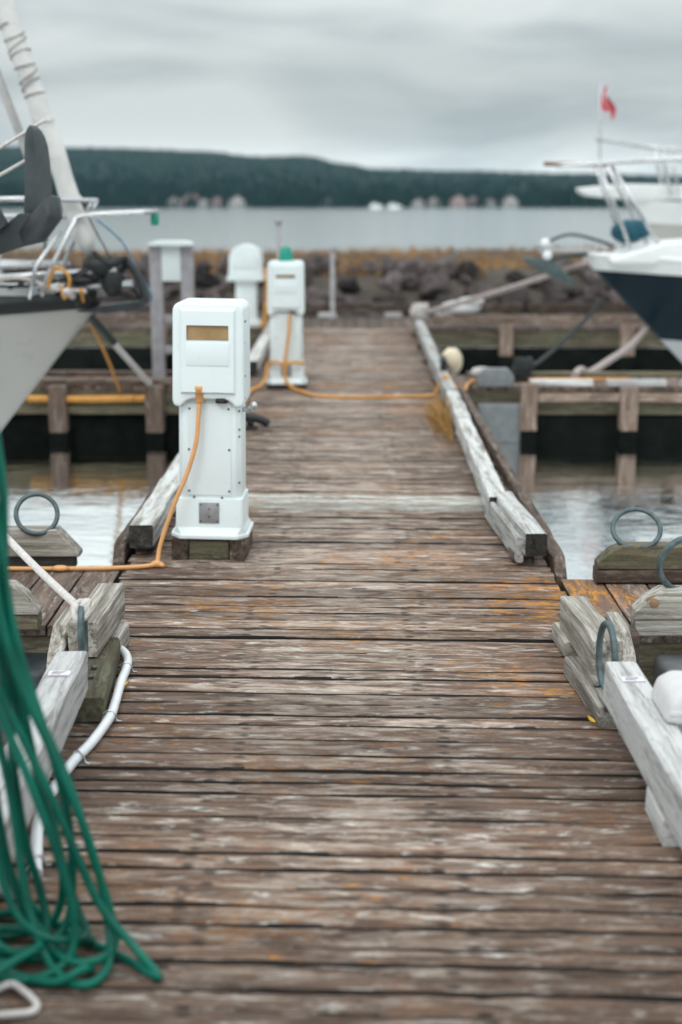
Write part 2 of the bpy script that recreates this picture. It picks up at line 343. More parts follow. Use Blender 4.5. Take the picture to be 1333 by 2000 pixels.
# uneven sawn timber: unit length along X so it can be scaled; w, h real
def timber_mesh(L, w, h, seed, wob=0.004, cham0=0.0, cham1=0.0, chd=0.0, nseg=None, bev=0.006):
    """rounded-edge rectangular section swept along X with wandering edges; cham0 / cham1 slope the top down at the ends by chd over that length"""
    rnd = random.Random(seed); ns = nseg or max(4, int(L / 0.09)); prof = []
    b = min(bev, w * 0.2, h * 0.2)
    for (sy, sz) in ((-1, -1), (1, -1), (1, 1), (-1, 1)):
        y, z = sy * w / 2, sz * h / 2
        if sy * sz > 0: prof += [(y, z - sz * b), (y - sy * b, z)] if False else ([(y - sy * b, z), (y, z - sz * b)] if False else [])
    c = [(-w / 2 + b, -h / 2), (w / 2 - b, -h / 2), (w / 2, -h / 2 + b), (w / 2, h / 2 - b), (w / 2 - b, h / 2), (-w / 2 + b, h / 2), (-w / 2, h / 2 - b), (-w / 2, -h / 2 + b)]
    vs = []; fs = []; n = len(c); so = rnd.random() * 100
    for i in range(ns + 1):
        x = -L / 2 + L * i / ns
        dz = 0.0
        if cham0 and x < -L / 2 + cham0: dz = chd * (1 - (x + L / 2) / cham0)
        if cham1 and x > L / 2 - cham1: dz = chd * (1 - (L / 2 - x) / cham1)
        for k, (y, z) in enumerate(c):
            oy = wob * noise.noise((x * 3.1 + so, k * 0.7 + (0 if y < 0 else 9), 0)) + wob * 0.5 * noise.noise((x * 14 + so, k, 3))
            oz = wob * 0.7 * noise.noise((x * 3.7 + so, k * 2.3, 7)) if z > 0 else 0
            zz = z + oz - (dz if z > 0 else 0)
            vs.append((x, y + oy, max(zz, -h / 2 + 0.3 * b) if z > 0 else z))
    for i in range(ns):
        for k in range(n):
            k2 = (k + 1) % n; fs.append((i * n + k, i * n + k2, (i + 1) * n + k2, (i + 1) * n + k))
    fs.append(tuple(range(n))[::-1]); fs.append(tuple(range(ns * n, ns * n + n)))
    me = bpy.data.meshes.new('timber'); me.from_pydata(vs, [], fs); me['ends'] = True
    bm = bmesh.new(); bm.from_mesh(me); bmesh.ops.recalc_face_normals(bm, faces=bm.faces); bm.to_mesh(me); bm.free()
    return me
_ts = [100]
def timber(name, p0, p1, w, h, m, parent, wob=0.004, roll=0.0, **kw):
    """timber whose axis runs p0 -> p1 (centre line), w across, h up"""
    p0, p1 = Vector(p0), Vector(p1); d = p1 - p0; L = d.length; _ts[0] += 1
    o = bpy.data.objects.new(name, timber_mesh(L, w, h, _ts[0], wob, **kw)); COL.objects.link(o)
    x = d.normalized(); zref = Vector((0, 0, 1)) if abs(x.z) < 0.95 else Vector((0, 1, 0))
    y = zref.cross(x).normalized(); z = x.cross(y)
    o.rotation_euler = (Matrix((x, y, z)).transposed().to_3x3() @ Matrix.Rotation(roll, 3, 'X')).to_euler()
    o.location = (p0 + p1) / 2
    if parent is not None:
        o.parent = parent; o.location = (p0 + p1) / 2 - parent.location
    o.data.materials.append(M[m]); return o

# ------------------------------------------------------------------ setting: water, far shore, hill
def grid_mesh(x0, x1, y0, y1, nx, ny, zf):
    vs = [(x0 + (x1 - x0) * i / nx, y0 + (y1 - y0) * j / ny, 0) for j in range(ny + 1) for i in range(nx + 1)]
    vs = [(x, y, zf(x, y)) for x, y, _ in vs]
    fs = [(j * (nx + 1) + i, j * (nx + 1) + i + 1, (j + 1) * (nx + 1) + i + 1, (j + 1) * (nx + 1) + i) for j in range(ny) for i in range(nx)]
    return vs, fs

def water_mat():
    m, t, b = mat('harbour_water'); n = t.nodes.new; l = t.links.new
    b.inputs['Base Color'].default_value = (0.88, 0.91, 0.91, 1); b.inputs['Metallic'].default_value = 1.0; b.inputs['IOR'].default_value = 1.5
    geo = n('ShaderNodeNewGeometry')
    def wv(sc3, s, d, dist):
        mp = n('ShaderNodeMapping'); mp.inputs['Scale'].default_value = sc3; l(geo.outputs['Position'], mp.inputs[0])
        x = n('ShaderNodeTexNoise'); x.inputs['Scale'].default_value = s; x.inputs['Detail'].default_value = d; x.inputs['Distortion'].default_value = dist; l(mp.outputs[0], x.inputs[0]); return x.outputs[0]
    # sheltered basin is smooth, the open bay beyond the breakwater is ruffled by wind
    sp = n('ShaderNodeSeparateXYZ'); l(geo.outputs['Position'], sp.inputs[0]); mr = n('ShaderNodeMapRange'); l(sp.outputs[1], mr.inputs[0])
    mr.inputs[1].default_value = 30; mr.inputs[2].default_value = 60; mr.inputs[3].default_value = 0.05; mr.inputs[4].default_value = 0.12; l(mr.outputs[0], b.inputs['Roughness'])
    a = wv((0.7, 1.3, 1), 1.5, 4, 0.5); c = wv((0.8, 2.0, 1), 6.0, 4, 0.5)
    ad = n('ShaderNodeMath'); ad.operation = 'MULTIPLY_ADD'; l(c, ad.inputs[0]); ad.inputs[1].default_value = 0.30; l(a, ad.inputs[2])
    bp = n('ShaderNodeBump'); bp.inputs['Strength'].default_value = 0.38; bp.inputs['Distance'].default_value = 0.022; l(ad.outputs[0], bp.inputs['Height']); l(bp.outputs[0], b.inputs['Normal'])
    return m
vs_, fs_ = grid_mesh(-1600, 1600, -60, 905, 8, 6, lambda x, y: WATER_Z)
w = MB(); w.add(vs_, fs_); o = w.build('water', water_mat()); tag(o, kind='structure')

def hill_mat():
    m, t, b = mat('forest_hill'); n = t.nodes.new; l = t.links.new
    geo = n('ShaderNodeNewGeometry'); x = n('ShaderNodeTexNoise'); x.inputs['Scale'].default_value = 0.02; x.inputs['Detail'].default_value = 8; l(geo.outputs['Position'], x.inputs[0])
    r = n('ShaderNodeValToRGB'); l(x.outputs[0], r.inputs[0]); r.color_ramp.elements[0].position = 0.35; r.color_ramp.elements[1].position = 0.65
    r.color_ramp.elements[0].color = (0.010, 0.022, 0.022, 1); r.color_ramp.elements[1].color = (0.020, 0.036, 0.030, 1)
    l(r.outputs[0], b.inputs['Base Color']); b.inputs['Roughness'].default_value = 0.95; b.inputs['Specular IOR Level'].default_value = 0.1
    return m
RIDGE = [(-1300, 50), (-800, 60), (-362, 60), (-257, 58.5), (-152, 55), (-100, 49.5), (-50, 50.5), (-8, 42), (21, 37), (110, 35), (215, 32.5), (337, 30), (700, 34), (1300, 40)]
def ridge(x):
    for (a, za), (b_, zb) in zip(RIDGE, RIDGE[1:]):
        if a <= x <= b_:
            t = (x - a) / (b_ - a); t = t * t * (3 - 2 * t); return za + (zb - za) * t
    return 40
def hill_z(x, y):
    t = max(0.0, min(1.0, (y - 900) / 600)); prof = (t * 0.35 + 0.65 * t * t * (3 - 2 * t))
    xs = x * 1500 / max(y, 1500) if y > 1500 else x
    z = -0.7 + prof * (ridge(xs) + 0.7) + 2.2 * t * (1 - t) * 4 * noise.noise((x * 0.012, y * 0.012, 0))
    if y > 1500: z -= (y - 1500) * 0.03
    return z
vs_, fs_ = grid_mesh(-1300, 1300, 895, 1800, 130, 45, hill_z)
w = MB(); w.add(vs_, fs_, True); o = w.build('hill', hill_mat()); tag(o, kind='structure')

rn = random.Random(3)
M['forest'] = plain('forest_trees', (0.014, 0.028, 0.024), 0.95, 0, 0.35, 0.05, 0, 1, 0.1)
w = MB()
for i in range(9000):
    y = 912 + (rn.random() ** 1.6) * 640; lim = 260 + (y - 900) * 0.35; x = rn.uniform(-lim, lim)
    if y < 945 and (-118 < x < -62 or 34 < x < 104) and rn.random() < 0.8: continue
    z = hill_z(x, y) - 0.3; h = rn.uniform(5, 11) * (1 - .72 * min(1, (y - 912) / 400)); r = h * rn.uniform(0.17, 0.3); k = 5; a0 = rn.random() * 6
    vs_ = [(x + r * math.cos(a0 + 2 * math.pi * q / k), y + r * math.sin(a0 + 2 * math.pi * q / k), z + h * 0.12) for q in range(k)] + [(x, y, z + h)]
    vs_ += [(x + r * .62 * math.cos(a0 + .5 + 2 * math.pi * q / k), y + r * .62 * math.sin(a0 + .5 + 2 * math.pi * q / k), z + h * 0.5) for q in range(k)]
    w.add(vs_, [(q, (q + 1) % k, 5) for q in range(k)] + [(6 + q, 6 + (q + 1) % k, 5) for q in range(k)])
o = w.build('forest', 'forest'); tag(o, 'dark evergreen forest covering the hill across the bay', 'forest', kind='stuff')

# houses of the village across the bay
HC = {'white': (0.40, 0.385, 0.38), 'pink': (0.36, 0.27, 0.265), 'cream': (0.40, 0.37, 0.32), 'grey': (0.28, 0.28, 0.28), 'roof': (0.13, 0.10, 0.10), 'roofr': (0.26, 0.13, 0.11), 'pane': (0.06, 0.07, 0.08)}
for k, v in HC.items(): M['h_' + k] = plain('house_' + k, v, 0.8, 0, 0.06, 0.4)
houses = [(-113, 918, 8, 'white', 'roofr', 'white house with red roof, leftmost of the village across the bay'), (-103, 926, 10, 'pink', 'roofr', 'large pinkish house in the left village cluster across the bay'),
          (-94, 914, 7, 'white', 'roof', 'small white house right of the pinkish one across the bay'), (-86, 922, 8, 'pink', 'roof', 'pinkish house with dark roof, right end of the left village cluster'),
          (-73, 912, 9, 'white', 'roof', 'lone white house right of the left village cluster'), (-16, 916, 7, 'grey', 'roof', 'lone grey house between the two village clusters across the bay'),
          (-128, 930, 7, 'grey', 'roof', 'grey house half hidden by trees left of the village'),
          (41, 915, 7, 'white', 'roof', 'white house at the left end of the right village cluster'), (51, 925, 8, 'cream', 'roof', 'cream house second from left in the right village cluster'),
          (66, 914, 9, 'pink', 'roofr', 'pinkish house with red roof in the right village cluster'), (76, 928, 8, 'pink', 'roof', 'pinkish house standing uphill in the right village cluster'),
          (86, 916, 7, 'grey', 'roof', 'grey house second from right in the right village cluster'), (98, 913, 9, 'white', 'roof', 'bright white house at the right end of the right village cluster')]
for (x, y, wd, c, rc, lab) in houses:
    z = hill_z(x, y) - 0.4; t = thing('house', lab, 'house', (x, y, z), rn.uniform(-0.3, 0.3), 'village houses across the bay')
    d = wd * 0.8; h = wd * 0.5
    m_ = MB(); m_.prism([(-wd / 2, 0), (wd / 2, 0), (wd / 2, h), (0, h + wd * .34), (-wd / 2, h)], 'y', -d / 2, d / 2); m_.build('wall', 'h_' + c, t)
    m_ = MB()
    for s in (-1, 1):
        m_.prism([(s * (wd / 2 + .5), h - .35), (s * (wd / 2 + .5), h - .05), (0, h + wd * .34 + .32), (0, h + wd * .34 + .02)], 'y', -d / 2 - .4, d / 2 + .4)
    rf = m_.build('roof', 'h_' + rc, t); m_ = MB(); m_.box((wd * .2, 0, h + wd * .32), (.7, .7, 1.6)); m_.build('chimney', 'h_roofr', rf)
    for s in (-1, 1):
        m_ = MB(); m_.box((s * wd * .27, -d / 2 - .03, h * .58), (wd * .16, .12, h * .36)); m_.build('window', 'h_pane', t)
    m_ = MB(); m_.box((0, -d / 2 - .03, h * .34), (wd * .12, .14, h * .66)); m_.build('door', 'h_roof', t)
for (x, y, lab) in [(13.2, 840, 'small white motor boat anchored by the far shore, left of two'), (23.6, 838, 'small white motor boat anchored by the far shore, right of two')]:
    t = thing('motor_boat', lab, 'boat', (x, y, WATER_Z - 0.25), 0.4, 'white boats anchored by the far shore')
    m_ = MB(); m_.prism([(-4, 1.6), (-3.6, 0), (2.8, 0), (4.4, 1.9)], 'y', -1.2, 1.2); m_.build('hull', 'gel', t, 0.25)
    m_ = MB(); m_.prism([(-2.6, 1.5), (1.4, 1.5), (.5, 3.1), (-2.4, 3.1)], 'y', -.9, .9); cb_ = m_.build('cabin', 'gel', t, 0.15)
    m_ = MB(); m_.prism([(-2.1, 2.1), (.6, 2.1), (.3, 2.8), (-2.0, 2.8)], 'y', -.94, .94); m_.build('window', 'h_pane', cb_)

# ------------------------------------------------------------------ breakwater of boulders with dry grass on top
def bank_z(x, y):
    wv = 0.10 * noise.noise((x * .35, y * .25, 4))
    if y < 27: return -1.0 + (y - 23.4) / 3.6 * 1.25 + wv
    if y < 32: return 0.25 + (y - 27) / 5 * .16 + wv
    if y < 34: return 0.41 + wv
    return max(-1.5, 0.41 + wv - (y - 34) * 0.35)
vs_, fs_ = grid_mesh(-34, 34, 23.4, 50, 68, 40, bank_z)
w = MB(); w.add(vs_, fs_, True)
M['bank'] = plain('bank_soil', (0.05, 0.038, 0.028), 0.95, 0, 0.4, 1.5, 0.6, 6)
bank = w.build('breakwater', 'bank'); tag(bank, kind='structure')
def rock_mat():
    m = plain('breakwater_rock', (0.040, 0.034, 0.033), 0.9, 0, 0.6, 2.2, 0.8, 9, 0.2, (0.20, 0.14, 0.13), 0.6)
    t = m.node_tree; b = t.nodes['Principled BSDF']; src = b.inputs['Base Color'].links[0].from_socket
    oi = t.nodes.new('ShaderNodeObjectInfo'); hs = t.nodes.new('ShaderNodeHueSaturation'); mr = t.nodes.new('ShaderNodeMapRange')
    mr.inputs[3].default_value = 0.25; mr.inputs[4].default_value = 2.1; t.links.new(oi.outputs['Random'], mr.inputs[0]); t.links.new(mr.outputs[0], hs.inputs['Value'])
    t.links.new(src, hs.inputs['Color']); t.links.new(hs.outputs[0], b.inputs['Base Color']); return m
rockm = rock_mat(); rocks = []
for k in range(8):
    bm = bmesh.new(); bmesh.ops.create_icosphere(bm, subdivisions=2, radius=1); so = k * 13.3
    for v in bm.verts:
        p = v.co.copy(); v.co = p * (0.78 + 0.5 * noise.noise(p * 1.1 + Vector((so, 0, 0))) + 0.16 * noise.noise(p * 3 + Vector((0, so, 0))))
        v.co.z *= 0.75
    me = bpy.data.meshes.new('boulder'); bm.to_mesh(me); bm.free(); me.materials.append(rockm); rocks.append(me)
for i in range(290):
    y = rn.uniform(23.9, 27.5); x = rn.uniform(-9, 9) ; s = rn.uniform(0.16, 0.38)
    o = bpy.data.objects.new('boulder', rn.choice(rocks)); COL.objects.link(o); o.parent = bank
    o.location = Vector((x, y, bank_z(x, y) + s * 0.22)) - bank.location
    o.rotation_euler = (rn.uniform(-.5, .5), rn.uniform(-.5, .5), rn.uniform(0, 6.3)); o.scale = (s * rn.uniform(.85, 1.4), s, s * rn.uniform(.75, 1.15))
w = MB()
for i in range(14000):
    y = 26.9 + (rn.random() ** 1.3) * 7.6; x = rn.uniform(-22, 22); z = bank_z(x, y)
    if y < 27.5 and noise.noise((x * .8, y * .8, 1)) < 0.05: continue
    h = rn.uniform(.07, .20) * (1 + .7 * noise.noise((x * .5, y * .3, 8))); a = rn.uniform(0, 3.14); dx, dy = .018 * math.cos(a), .018 * math.sin(a); lx, ly = rn.uniform(-.12, .12), rn.uniform(-.12, .12)
    w.add([(x - dx, y - dy, z - .02), (x + dx, y + dy, z - .02), (x + lx, y + ly, z + h)], [(0, 1, 2)])
M['bankgrass'] = plain('bank_grass', (0.33, 0.18, 0.07), 0.95, 0, 0.5, 0.7, 0, 1, 0.1)
o = w.build('dry_grass', 'bankgrass'); tag(o, 'orange-brown dry grass growing along the top of the breakwater', 'grass', kind='stuff')

# ------------------------------------------------------------------ the dock
XL, XR = -0.955, 0.835
dock = thing('dock', 'weathered plank dock running straight out to a cross walkway', 'dock', (0, 10, 0))
edges = [5.917, 5.834, 5.752, 5.636, 5.524, 5.392, 5.261, 5.165, 5.068, 4.952, 4.844, 4.684, 4.577, 4.495, 4.411, 4.262, 4.165, 4.068, 3.989, 3.877, 3.748, 3.637, 3.560, 3.478, 3.337, 3.221, 3.134, 3.048, 2.961, 2.875, 2.792, 2.706, 2.632, 2.533, 2.458, 2.37]
edges = [e - 0.028 for e in edges]
y = edges[-1]
while y > 1.0: y -= rn.choice((.09, .09, .14)); edges.append(y)
edges.reverse(); y = edges[-1]
while y < 17.75:
    y += rn.choice((.088, .09, .092, .115, .138, .14)); edges.append(y)
PT = 0.04
def dark_sides(me):
    me.materials.append(M['dark'])                  # sawn edges coloured black, painting in the shade of the gaps
    for p in me.polygons:
        if abs(p.normal.y) > .85: p.material_index = 1
plank_meshes = {}
strong = (3.45, 3.02, 2.604, 4.816, 4.23, 5.14, 3.61)
for i, (a, b_) in enumerate(zip(edges, edges[1:])):
    gap = 0.022 if any(abs(a - s) < .02 for s in strong) else rn.choice((.009, .011, .012, .014, .016))
    wd = b_ - a - gap; key = (round(wd / .012), rn.randrange(6))
    if key not in plank_meshes:
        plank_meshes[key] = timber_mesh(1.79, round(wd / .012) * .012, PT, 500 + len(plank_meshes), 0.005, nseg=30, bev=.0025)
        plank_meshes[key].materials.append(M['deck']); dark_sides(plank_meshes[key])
    me = plank_meshes[key]; yc = (a + gap + b_) / 2
    if 6.95 < yc < 7.35:
        me = me.copy(); me.materials.clear(); me.materials.append(M['deck_pale']); me.materials.append(M['dark'])
    o = bpy.data.objects.new('plank', me); COL.objects.link(o); o.parent = dock
    o.scale = (1 + rn.uniform(-.006, .006), wd / (round(wd / .012) * .012), 1)
    sh = 0.1 * max(0, min(1, (yc - 13) / 4.8))
    o.location = ((XL + XR) / 2 + rn.uniform(-.008, .008), yc - 10, -PT / 2 + rn.uniform(-.003, .002))
    o.rotation_euler = (rn.uniform(-.012, .012), rn.uniform(-.001, .001), R(-1.9) + rn.uniform(-.003, .003) + (math.pi if rn.random() < .5 else 0))
for x in (-0.90, -0.32, 0.26, 0.78):
    timber('stringer', (x, 1.1, -0.17), (x, 17.75, -0.17), 0.09, 0.24, 'dark', dock)
# outer fascia boards, long stretches between the finger piers
def fascia(x, y0, y1, top=0.05, w_=.05, name='fascia_board', m='brown', **kw):
    return timber(name, (x, y0, (top - .30) / 2), (x, y1, (top - .30) / 2), w_, top + .30, m, dock, 0.012, **kw)
for (x, y0, y1) in ((XL - .06, 5.96, 11.55), (XL - .06, 12.95, 17.7), (XR + .035, 5.74, 11.55), (XR + .035, 12.95, 17.7)):
    fascia(x, y0, y1, .06, cham0=.10, chd=.07)
fascia(XL - .06, 1.1, 4.34, -.02); fascia(XR + .035, 1.1, 4.2, -.02)

# curb rails: right far run, in three lengths, on spacer blocks
def rail_run(pts, w_, h, z0, m, name='curb_rail', **kw):
    for (x0, y0), (x1, y1) in pts:
        o = timber(name, (x0, y0, z0 + h / 2), (x1, y1, z0 + h / 2), w_, h, m, dock, 0.007, **kw)
        o.data.materials.append(M['dark'])
        for p in o.data.polygons:
            if len(p.vertices) > 4: p.material_index = 1        # dark weathered end grain
rail_run([((.772, 5.83), (.722, 6.72)), ((.692, 6.60), (.718, 9.15)), ((.722, 9.17), (.737, 10.55)), ((.735, 10.60), (.75, 13.5)), ((.755, 13.52), (.80, 17.6))], .092, .10, .05, 'rail')
timber('curb_rail', (.708, 5.86, .07), (.655, 6.75, .07), .03, .11, 'rail', dock, .006)
for y_ in (6.0, 6.55, 7.5, 8.6, 9.6, 10.9, 12.2, 13.8, 15.2, 16.6):
    timber('spacer_block', (.73, y_ - .09, .024), (.73, y_ + .09, .024), .095, .046, 'brown', dock)
rail_run([((-.915, 5.99), (-.925, 8.6)), ((-.925, 8.63), (-.94, 11.2)), ((-.90, 12.6), (-.93, 15.2)), ((-.93, 15.23), (-.95, 17.6))], .105, .10, .045, 'rail')
for y_ in (6.2, 7.4, 8.5, 9.6, 11.0, 12.8, 14, 15.5, 17.2):
    timber('spacer_block', (-.92, y_ - .09, .021), (-.92, y_ + .09, .021), .09, .041, 'brown', dock)
# near curbs at the finger junction, right
timber('curb_timber', (.766, 4.77, .118), (.795, 4.245, .118), .092, .112, 'grey', dock, .010)
timber('spacer_block', (.745, 4.83, .030), (.76, 4.60, .030), .085, .06, 'grey', dock)
timber('pad_plank', (.772, 4.44, .031), (.802, 3.955, .031), .165, .06, 'grey', dock, .010)
timber('side_board', (.862, 4.55, -.02), (.862, 4.18, -.02), .05, .40, 'grey', dock, .006, cham1=.14, chd=.14)
wt = timber('painted_curb', (.783, 3.97, .135), (.795, 2.35, .135), .095, .125, 'white_timber', dock, .006)
timber('spacer_block', (.79, 3.36, .036), (.79, 3.16, .036), .10, .07, 'white_timber', dock)
# near curbs, left
timber('curb_timber', (-.852, 4.83, .14), (-.862, 4.355, .14), .096, .115, 'grey', dock, .006)
timber('spacer_block', (-.825, 4.76, .040), (-.83, 4.58, .040), .09, .08, 'grey', dock)
timber('pad_plank', (-.845, 4.58, .038), (-.80, 3.985, .038), .13, .075, 'olive', dock, .005)
timber('side_board', (-.945, 4.64, -.03), (-.945, 4.22, -.03), .05, .40, 'grey', dock, .006, cham1=.16, chd=.18)
timber('painted_curb', (-.838, 4.06, .135), (-.790, 2.72, .135), .092, .125, 'white_timber', dock, .005)
# label plates on the painted curbs
for (x, y_, s) in ((.786, 3.80, 1), (-.832, 3.84, -1)):
    m_ = MB(); m_.box((x, y_, .2), (.062, .045, .003)); pl = m_.build('label_plate', 'print', dock, 0.001, 1, True)
    m_ = MB()
    for k in range(3): m_.box((x - .004 * k, y_ + .012 - .009 * k, .2023), (.04 - .006 * k, .0022, .0008))
    m_.box((x, y_ - .021, .2021), (.062, .003, .0016)); pr_ = m_.build('print_lines', 'ink', pl, 0, 2); 
    pr_.location = -dock.location
# bull rings
def ring_mesh(r, tr, sq=1.0, seg=40, a0=0, a1=2 * math.pi):
    return [(r * sq * math.cos(a0 + (a1 - a0) * i / seg), 0, r * math.sin(a0 + (a1 - a0) * i / seg)) for i in range(seg)]
def ring(parent, c, r, tr, rz, sq=1.0, tilt=0.0):
    rot = Matrix.Rotation(rz, 3, 'Z') @ Matrix.Rotation(tilt, 3, 'X')
    m_ = MB(); m_.tube([rot @ Vector(p) + Vector(c) for p in ring_mesh(r, tr, sq)], tr, 10, True)
    return m_.build('mooring_ring', 'galv', parent, 0, 2, True)
ring(dock, (.768, 4.11, .165), .105, .0105, R(98), .72)
ring(dock, (-.835, 4.22, .19), .105, .0105, R(96), .62)
for (x, y_) in ((.745, 4.13), (.755, 4.03), (-.81, 4.25), (-.805, 4.16)):
    m_ = MB(); m_.lathe([(.009, 0), (.009, .012), (.005, .014)], (x, y_, .062 if x > 0 else .0755), 8); m_.build('bolt', 'screw', dock, 0, 2, True)

# ------------------------------------------------------------------ finger piers
def finger(label, side, x_in, length, y0, y1, far_posts, n_detail, planks=True):
    """side +1 right, -1 left; decking runs along Y, beams along X, posts down to the water"""
    t = thing('finger_pier', label, 'finger pier', (side * (x_in + length / 2), (y0 + y1) / 2, 0))
    x = x_in + .012
    while x < x_in + length:
        wd = rn.choice((.14, .142, .16)); key = ('f', wd, rn.randrange(3), round(y1 - y0, 2))
        if key not in plank_meshes:
            plank_meshes[key] = timber_mesh(y1 - y0, wd, PT, 900 + len(plank_meshes), .004, nseg=14, bev=.003); plank_meshes[key].materials.append(M['finger']); dark_sides(plank_meshes[key])
        o = bpy.data.objects.new('plank', plank_meshes[key]); COL.objects.link(o); o.parent = t
        o.location = (side * (x + wd / 2) - t.location.x, rn.uniform(-.008, .008), -PT / 2 + rn.uniform(-.003, .002) - .002); o.rotation_euler = (0, rn.uniform(-.01, .01), R(90) + rn.uniform(-.006, .006))
        x += wd + rn.uniform(.007, .012)
    xa, xb = side * (x_in + .03), side * (x_in + length)
    for yy in (y0 + .04, y1 - .04):
        timber('side_beam', (xa, yy, -.145), (xb, yy, -.145), .07, .20, 'olive', t, .006)
        timber('lower_beam', (xa, yy + .004, -.43), (xb, yy + .004, -.43), .055, .33, 'wet_shade', t, .006)  # its near-black colour stands in for the shade under the pier
    return t
def chamfer_curb(t, x0, x1, y_, z0, h, m, flip):
    kw = dict(cham0=.05, chd=h * .62) if not flip else dict(cham1=.05, chd=h * .62)
    return timber('curb_block', (x0, y_, z0 + h / 2), (x1, y_, z0 + h / 2), .09, h, m, t, .004, nseg=40, **kw)
# near right finger
fr = finger('finger pier with orange lichen joining the dock beside the right white curb', 1, .845, 3.2, 4.93, 5.67, 0, 0)
timber('curb_block', (.985, 5.615, .03), (3.9, 5.615, .03), .09, .056, 'brown', fr, .004)
timber('curb_block', (.99, 5.615, .108), (3.9, 5.615, .108), .09, .098, 'olive', fr, .004, nseg=60, cham0=.07, chd=.07)
timber('curb_block', (1.005, 4.90, .03), (3.9, 4.90, .03), .09, .06, 'grey', fr, .004)
timber('curb_block', (1.0, 4.897, .115), (3.9, 4.897, .115), .095, .108, 'grey', fr, .005, nseg=60, cham0=.08, chd=.075)
ring(fr, (1.155, 5.65, .212), .095, .0105, R(-8), 1.0, R(-46)); ring(fr, (1.185, 4.90, .255), .10, .0115, R(10), 1.0, R(8))
m_ = MB(); m_.box((1.97, 4.88, -.29), (1.75, .30, .40)); m_.build('float', 'float_grey', fr, .03, 3, True)
m_ = MB(); m_.lathe([(.014, 0), (.014, .03), (.007, .032), (.007, .05)], (0, 0, 0), 6, False); bo = m_.build('bolt', 'screw', fr); bo.location = Vector((.965, 4.83, .01)) - fr.location; bo.rotation_euler = (R(90), 0, 0)
timber('cross_block', (.89, 4.80, -.04), (1.0, 4.80, -.04), .10, .16, 'brown', fr)
kn = MB(); kn.lathe([(.001, .006), (.016, .005), (.020, .001), (.028, -.004)], (0, 0, 0), 14); ko = kn.build('knot', 'teak', fr); ko.location = Vector((1.065, 4.851, .125)) - fr.location; ko.rotation_euler = (R(90), 0, 0)
# near left finger
fl = finger('finger pier joining the dock beside the left curb, orange cord along its far edge', -1, .965, 3.2, 4.99, 5.85, 0, 0)
timber('curb_block', (-1.175, 5.84, .025), (-3.9, 5.84, .025), .085, .05, 'dark', fl, .004)
timber('curb_block', (-1.15, 5.835, .112), (-3.9, 5.835, .112), .09, .118, 'grey', fl, .004, nseg=60, cham0=.09, chd=.10)
timber('curb_block', (-1.135, 4.95, .03), (-3.9, 4.95, .03), .085, .056, 'olive', fl, .004)
timber('curb_block', (-1.13, 4.945, .115), (-3.9, 4.945, .115), .09, .11, 'grey', fl, .004, nseg=60, cham0=.07, chd=.10)
ring(fl, (-1.325, 5.82, .232), .085, .0100, R(15), 1.0, R(-25))
m_ = MB(); m_.box((-1.93, 4.95, -.31), (1.7, .36, .40)); m_.build('float', 'float', fl, .03, 3, True)
# second pair of fingers
f2r = finger('finger pier second from the camera on the right with pale curb strips', 1, .845, 6.0, 12.0, 12.8, 1, 0)
for (x0, x1) in ((1.50, 2.03), (2.15, 2.65), (2.78, 3.5), (3.6, 4.6)):
    timber('curb_strip', (x0, 12.03, .026), (x1, 12.03, .026), .09, .052, 'white_timber', f2r, .006)
for x in (1.48, 2.32, 3.6, 5.2):
    timber('post', (x, 11.93, -.36), (x, 11.93, .0 if x > 2 else .03), .14, .14, 'post', f2r, .008); timber('post_foot', (x, 11.93, -.95), (x, 11.93, -.36), .138, .138, 'wet_shade', f2r, .006)
timber('waling', (1.56, 11.955, -.09), (6.5, 11.955, -.09), .035, .07, 'post', f2r, .006)
m_ = MB(); m_.prism([(1.05, .0), (1.36, .0), (1.36, .09), (1.31, .15), (1.12, .15), (1.05, .10)], 'y', 11.96, 12.08); m_.build('end_block', 'float_grey', f2r, .012, 2, True)
m_ = MB(); m_.box((1.26, 12.1, -.31), (.42, .4, .34)); m_.build('float', 'float_grey', f2r, .03, 3, True)
timber('cross_block', (1.02, 12.72, .02), (6.7, 12.72, .02), .09, .04, 'olive', f2r)
f2l = finger('finger pier second from the camera on the left, behind the grey hull', -1, .965, 6.0, 12.0, 12.8, 1, 0)
for x in (-1.67, -2.49, -3.9, -5.4):
    timber('post', (x, 11.93, -.38), (x, 11.93, .01), .145, .145, 'post', f2l, .008); timber('post_foot', (x, 11.93, -.95), (x, 11.93, -.38), .143, .143, 'wet_shade', f2l, .006)
timber('waling', (-1.6, 11.955, -.20), (-6.5, 11.955, -.20), .035, .07, 'olive', f2l, .006)
timber('curb_strip', (-1.05, 12.04, .026), (-6.6, 12.04, .026), .09, .05, 'brown', f2l, .006)
timber('curb_strip', (-1.05, 12.74, .022), (-6.6, 12.74, .022), .09, .04, 'brown', f2l, .006)
